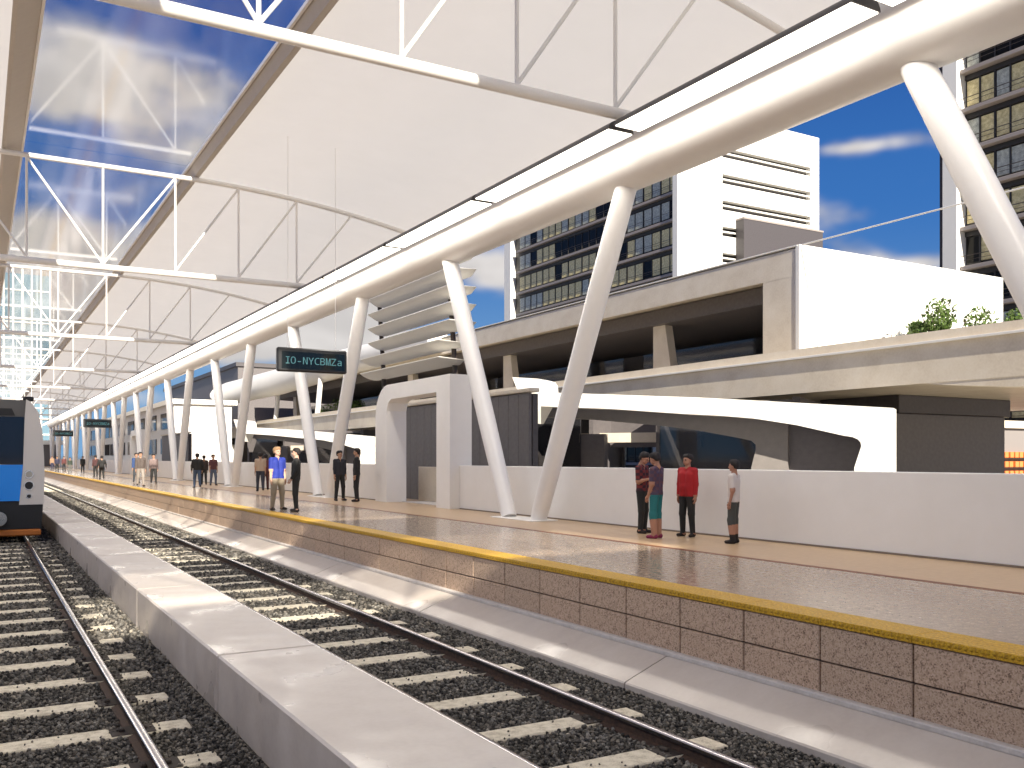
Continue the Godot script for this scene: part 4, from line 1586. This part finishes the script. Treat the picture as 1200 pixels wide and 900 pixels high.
func people() -> void:
	body_parts()
	var black := Color(0.012, 0.012, 0.014)
	var N := 0.015
	var tanned := Color(0.40, 0.20, 0.13)
	# faces: 0 looks back towards the viewpoint, 180 away along the platform
	person("youth in black and red checked shirt and black trousers, head bowed", 11.86, 15.02, 25, {"h": 1.66, "top": Color(0.035, 0.010, 0.018), "plaid": Color(0.16, 0.018, 0.018), "bot": black, "sleeve": 0.45, "cell": N, "skin": tanned, "nod": 0.45, "arm_r": [0.02, 0.06, -0.25, 1.0, 0.35], "arm_l": [0.02, 0.02, -0.3, 1.0, 0.25], "feet": 0.09, "group": "four youths waiting by the parapet"})
	person("youth in mauve checked shirt, teal shorts and pink shoes", 11.33, 13.93, 205, {"h": 1.64, "top": Color(0.06, 0.04, 0.075), "plaid": Color(0.10, 0.045, 0.065), "bot": Color(0.012, 0.15, 0.16), "sleeve": 0.42, "leg": 0.62, "cell": N, "skin": tanned, "shoe": Color(0.22, 0.02, 0.07), "nod": 0.3, "arm_r": [0.04, 0.05, -0.05, 0.35], "hem": 0.9, "group": "four youths waiting by the parapet"})
	person("youth in bright red zip jacket and black trousers", 12.1, 13.91, -78, {"h": 1.61, "top": Color(0.38, 0.008, 0.014), "bot": black, "sleeve": 0.97, "cell": N, "skin": tanned, "jacket": 0.012, "feet": 0.13, "hem": 0.87, "turn": -0.15, "arm_l": [0.10, 0.0, 0.04, 0.10], "arm_r": [0.08, 0.0, 0.05, 0.12], "group": "four youths waiting by the parapet"})
	person("boy in white T-shirt, grey knee shorts and black trainers", 11.87, 12.39, -152, {"h": 1.5, "top": Color(0.62, 0.56, 0.52), "bot": Color(0.055, 0.062, 0.058), "sleeve": 0.42, "leg": 0.62, "cell": N, "skin": tanned, "socks": true, "feet": 0.1, "hem": 0.88, "arm_r": [0.10, -0.15, 0.05, 0.22], "arm_l": [0.12, 0.12, -0.02, 0.12], "group": "four youths waiting by the parapet"})
	person("man in royal blue shirt and khaki trousers beside a man in black", 7.72, 27.16, 20, {"h": 1.86, "wide": 1.08, "top": Color(0.012, 0.03, 0.24), "bot": Color(0.30, 0.25, 0.18), "sleeve": 0.45, "cell": N, "skin": Color(0.5, 0.31, 0.22), "shoe": Color(0.03, 0.02, 0.015), "hair": Color(0.28, 0.17, 0.09), "feet": 0.17, "hem": 0.9, "group": "pair of men on the platform edge"})
	person("man in black suit standing by the yellow platform edge strip", 7.95, 26.07, -105, {"h": 1.82, "wide": 1.03, "top": black, "bot": black, "cell": N, "skin": Color(0.48, 0.3, 0.22), "jacket": 0.014, "hem": 0.82, "arm_r": [0.05, 0.05, -0.2, 0.6], "feet": 0.12, "group": "pair of men on the platform edge"})
	person("man in dark navy shirt and black trousers in front of the column", 11.37, 31.98, 10, {"h": 1.80, "top": Color(0.018, 0.018, 0.026), "bot": black, "cell": N, "sleeve": 0.9, "feet": 0.15, "group": "two men in black near the portal"})
	person("slim man in all black standing side on beside the portal", 11.67, 31.05, -118, {"h": 1.88, "top": black, "bot": black, "cell": N, "feet": 0.08, "group": "two men in black near the portal"})
	person("person in beige shirt and dark jeans walking along the parapet", 11.38, 42.86, 170, {"h": 1.8, "top": Color(0.42, 0.31, 0.22), "bot": Color(0.03, 0.035, 0.05), "sleeve": 0.5, "step": 0.12})
	person("person in dark red clothes half hidden beside the beige shirt", 12.2, 45.0, 170, {"h": 1.72, "top": Color(0.11, 0.025, 0.025), "bot": Color(0.07, 0.02, 0.02)})
	person("man in black jacket and blue jeans walking away", 9.85, 49.4, 180, {"h": 1.78, "wide": 1.06, "top": black, "bot": Color(0.05, 0.075, 0.13), "step": 0.15, "jacket": 0.012, "arm_l": [0.2, -0.1, 0.0, 0.3], "arm_r": [0.2, 0.1, 0.0, 0.3]})
	person("person in dark brown coat walking beside the blue jeans", 11.46, 55.58, 175, {"h": 1.7, "top": Color(0.035, 0.022, 0.016), "bot": black, "step": 0.1})
	person("person in maroon top and grey blue jeans", 11.56, 53.57, 10, {"h": 1.74, "top": Color(0.09, 0.03, 0.035), "bot": Color(0.08, 0.10, 0.15), "sleeve": 0.5, "step": 0.1})
	person("person in blue hooded top walking in the group of three", 8.6, 61.6, 5, {"h": 1.85, "top": Color(0.025, 0.055, 0.16), "bot": Color(0.05, 0.055, 0.07), "step": 0.14})
	person("man in grey brown jacket with pale trousers walking in the group of three", 7.75, 53.98, 5, {"h": 1.86, "wide": 1.08, "top": Color(0.09, 0.07, 0.06), "bot": Color(0.26, 0.23, 0.20), "step": 0.15, "jacket": 0.012})
	person("person in pinkish grey top and black trousers walking in the group of three", 9.21, 58.96, 0, {"h": 1.78, "top": Color(0.19, 0.14, 0.13), "bot": black, "step": 0.12})
	person("man in black with arms apart walking towards the signs", 7.8, 72.69, 180, {"h": 1.7, "wide": 1.08, "top": black, "bot": black, "step": 0.14, "cell": 0.028, "arm_l": [0.3, 0.0, 0.1, 0.2], "arm_r": [0.3, 0.0, 0.1, 0.2]})
	person("person in dark maroon beside the man in black", 8.42, 82.81, 180, {"h": 1.78, "top": Color(0.06, 0.02, 0.022), "bot": black, "cell": 0.028})
	person("lone person in black standing under the second sign", 9.71, 107.86, 0, {"h": 1.74, "top": black, "bot": black, "cell": 0.028})
	person("small person in dark red in the far crowd", 9.04, 123.4, 0, {"h": 1.76, "top": Color(0.10, 0.03, 0.03), "bot": black, "cell": 0.03})
	person("person in dark green in the far crowd with a pale bag", 8.53, 108.55, 0, {"h": 1.6, "top": Color(0.03, 0.04, 0.03), "bot": Color(0.12, 0.12, 0.11), "cell": 0.03})
	person("person in navy at the front of the far crowd", 7.8, 116.1, 0, {"h": 1.74, "top": Color(0.02, 0.022, 0.05), "bot": black, "cell": 0.03})
	person("person in tan jacket at the back of the far crowd", 8.35, 132.98, 0, {"h": 1.8, "top": Color(0.28, 0.18, 0.11), "bot": Color(0.03, 0.03, 0.06), "cell": 0.03})


func _ready() -> void:
	R.seed = 7
	# camera: level, lens shifted up
	var cam := Camera3D.new()
	cam.name = "camera"
	add_child(cam)
	cam.position = Vector3(0, 1.55, 0)
	cam.rotation.y = deg_to_rad(-30.2)
	cam.near = 0.1
	cam.far = 3000.0
	var size := 2.0 * 0.1 * 450.0 / 1076.0
	cam.set_frustum(size, Vector2(0, size * 87.0 / 900.0), 0.1, 3000.0)
	cam.current = true
	# sky
	var env := Environment.new()
	env.background_mode = Environment.BG_SKY
	var sky := Sky.new()
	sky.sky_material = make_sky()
	env.sky = sky
	env.background_energy_multiplier = 0.36
	env.tonemap_mode = Environment.TONE_MAPPER_LINEAR
	env.tonemap_exposure = 2.85
	env.sdfgi_enabled = true
	env.ssao_enabled = true
	env.ssil_enabled = true
	var we := WorldEnvironment.new()
	we.name = "environment"
	we.environment = env
	add_child(we)
	# sun: behind the viewpoint, low, a little from the left
	var sun := DirectionalLight3D.new()
	sun.name = "sun"
	add_child(sun)
	sun.look_at_from_position(Vector3.ZERO, V(0.24, -1.0, 2.15), Vector3.UP)
	sun.light_energy = 1.2
	sun.light_color = Color(1.0, 0.965, 0.905)
	sun.light_angular_distance = 0.5
	sun.shadow_enabled = true
	materials()
	print("materials")
	ground_and_platform()
	bounce_platform()
	track("railway track with pale sleepers in front of the train, left of the concrete barrier", 0.55, -6.0, 130.0, 1.1)
	track("empty railway track with pale sleepers between the barrier and the platform", 4.65, -6.0, 190.0, 0.4)
	ballast("dark crushed stone ballast of the track with the train", -0.6, 2.14, 0.55, -6.0 + 1.1)
	ballast("dark crushed stone ballast of the empty track beside the platform", 3.24, 6.36, 4.65, -6.0 + 0.4)
	print("tracks")
	structure()
	parapet_and_portal()
	deck_and_gallery()
	towers()
	print("buildings")
	hanging_sign(29.4, "black hanging departure sign with teal characters, the largest, over the two men")
	hanging_sign(92.0, "black hanging departure sign farther along the platform, second of three")
	hanging_sign(131.0, "black hanging departure sign at the far end of the platform, third of three")
	train()
	shrub(36.6, 4.9, 25.2, 3.6, 4.3, "rounded green shrub on the deck in front of the white end wall", 4)
	shrub(41.6, 4.9, 25.4, 2.6, 4.2, "dark green shrub on the deck near the leaning column", 9)
	shrub(31.5, 4.9, 86.0, 5.0, 2.6, "green shrub on the far deck below the skybridge", 14)
	people()
	print("people")
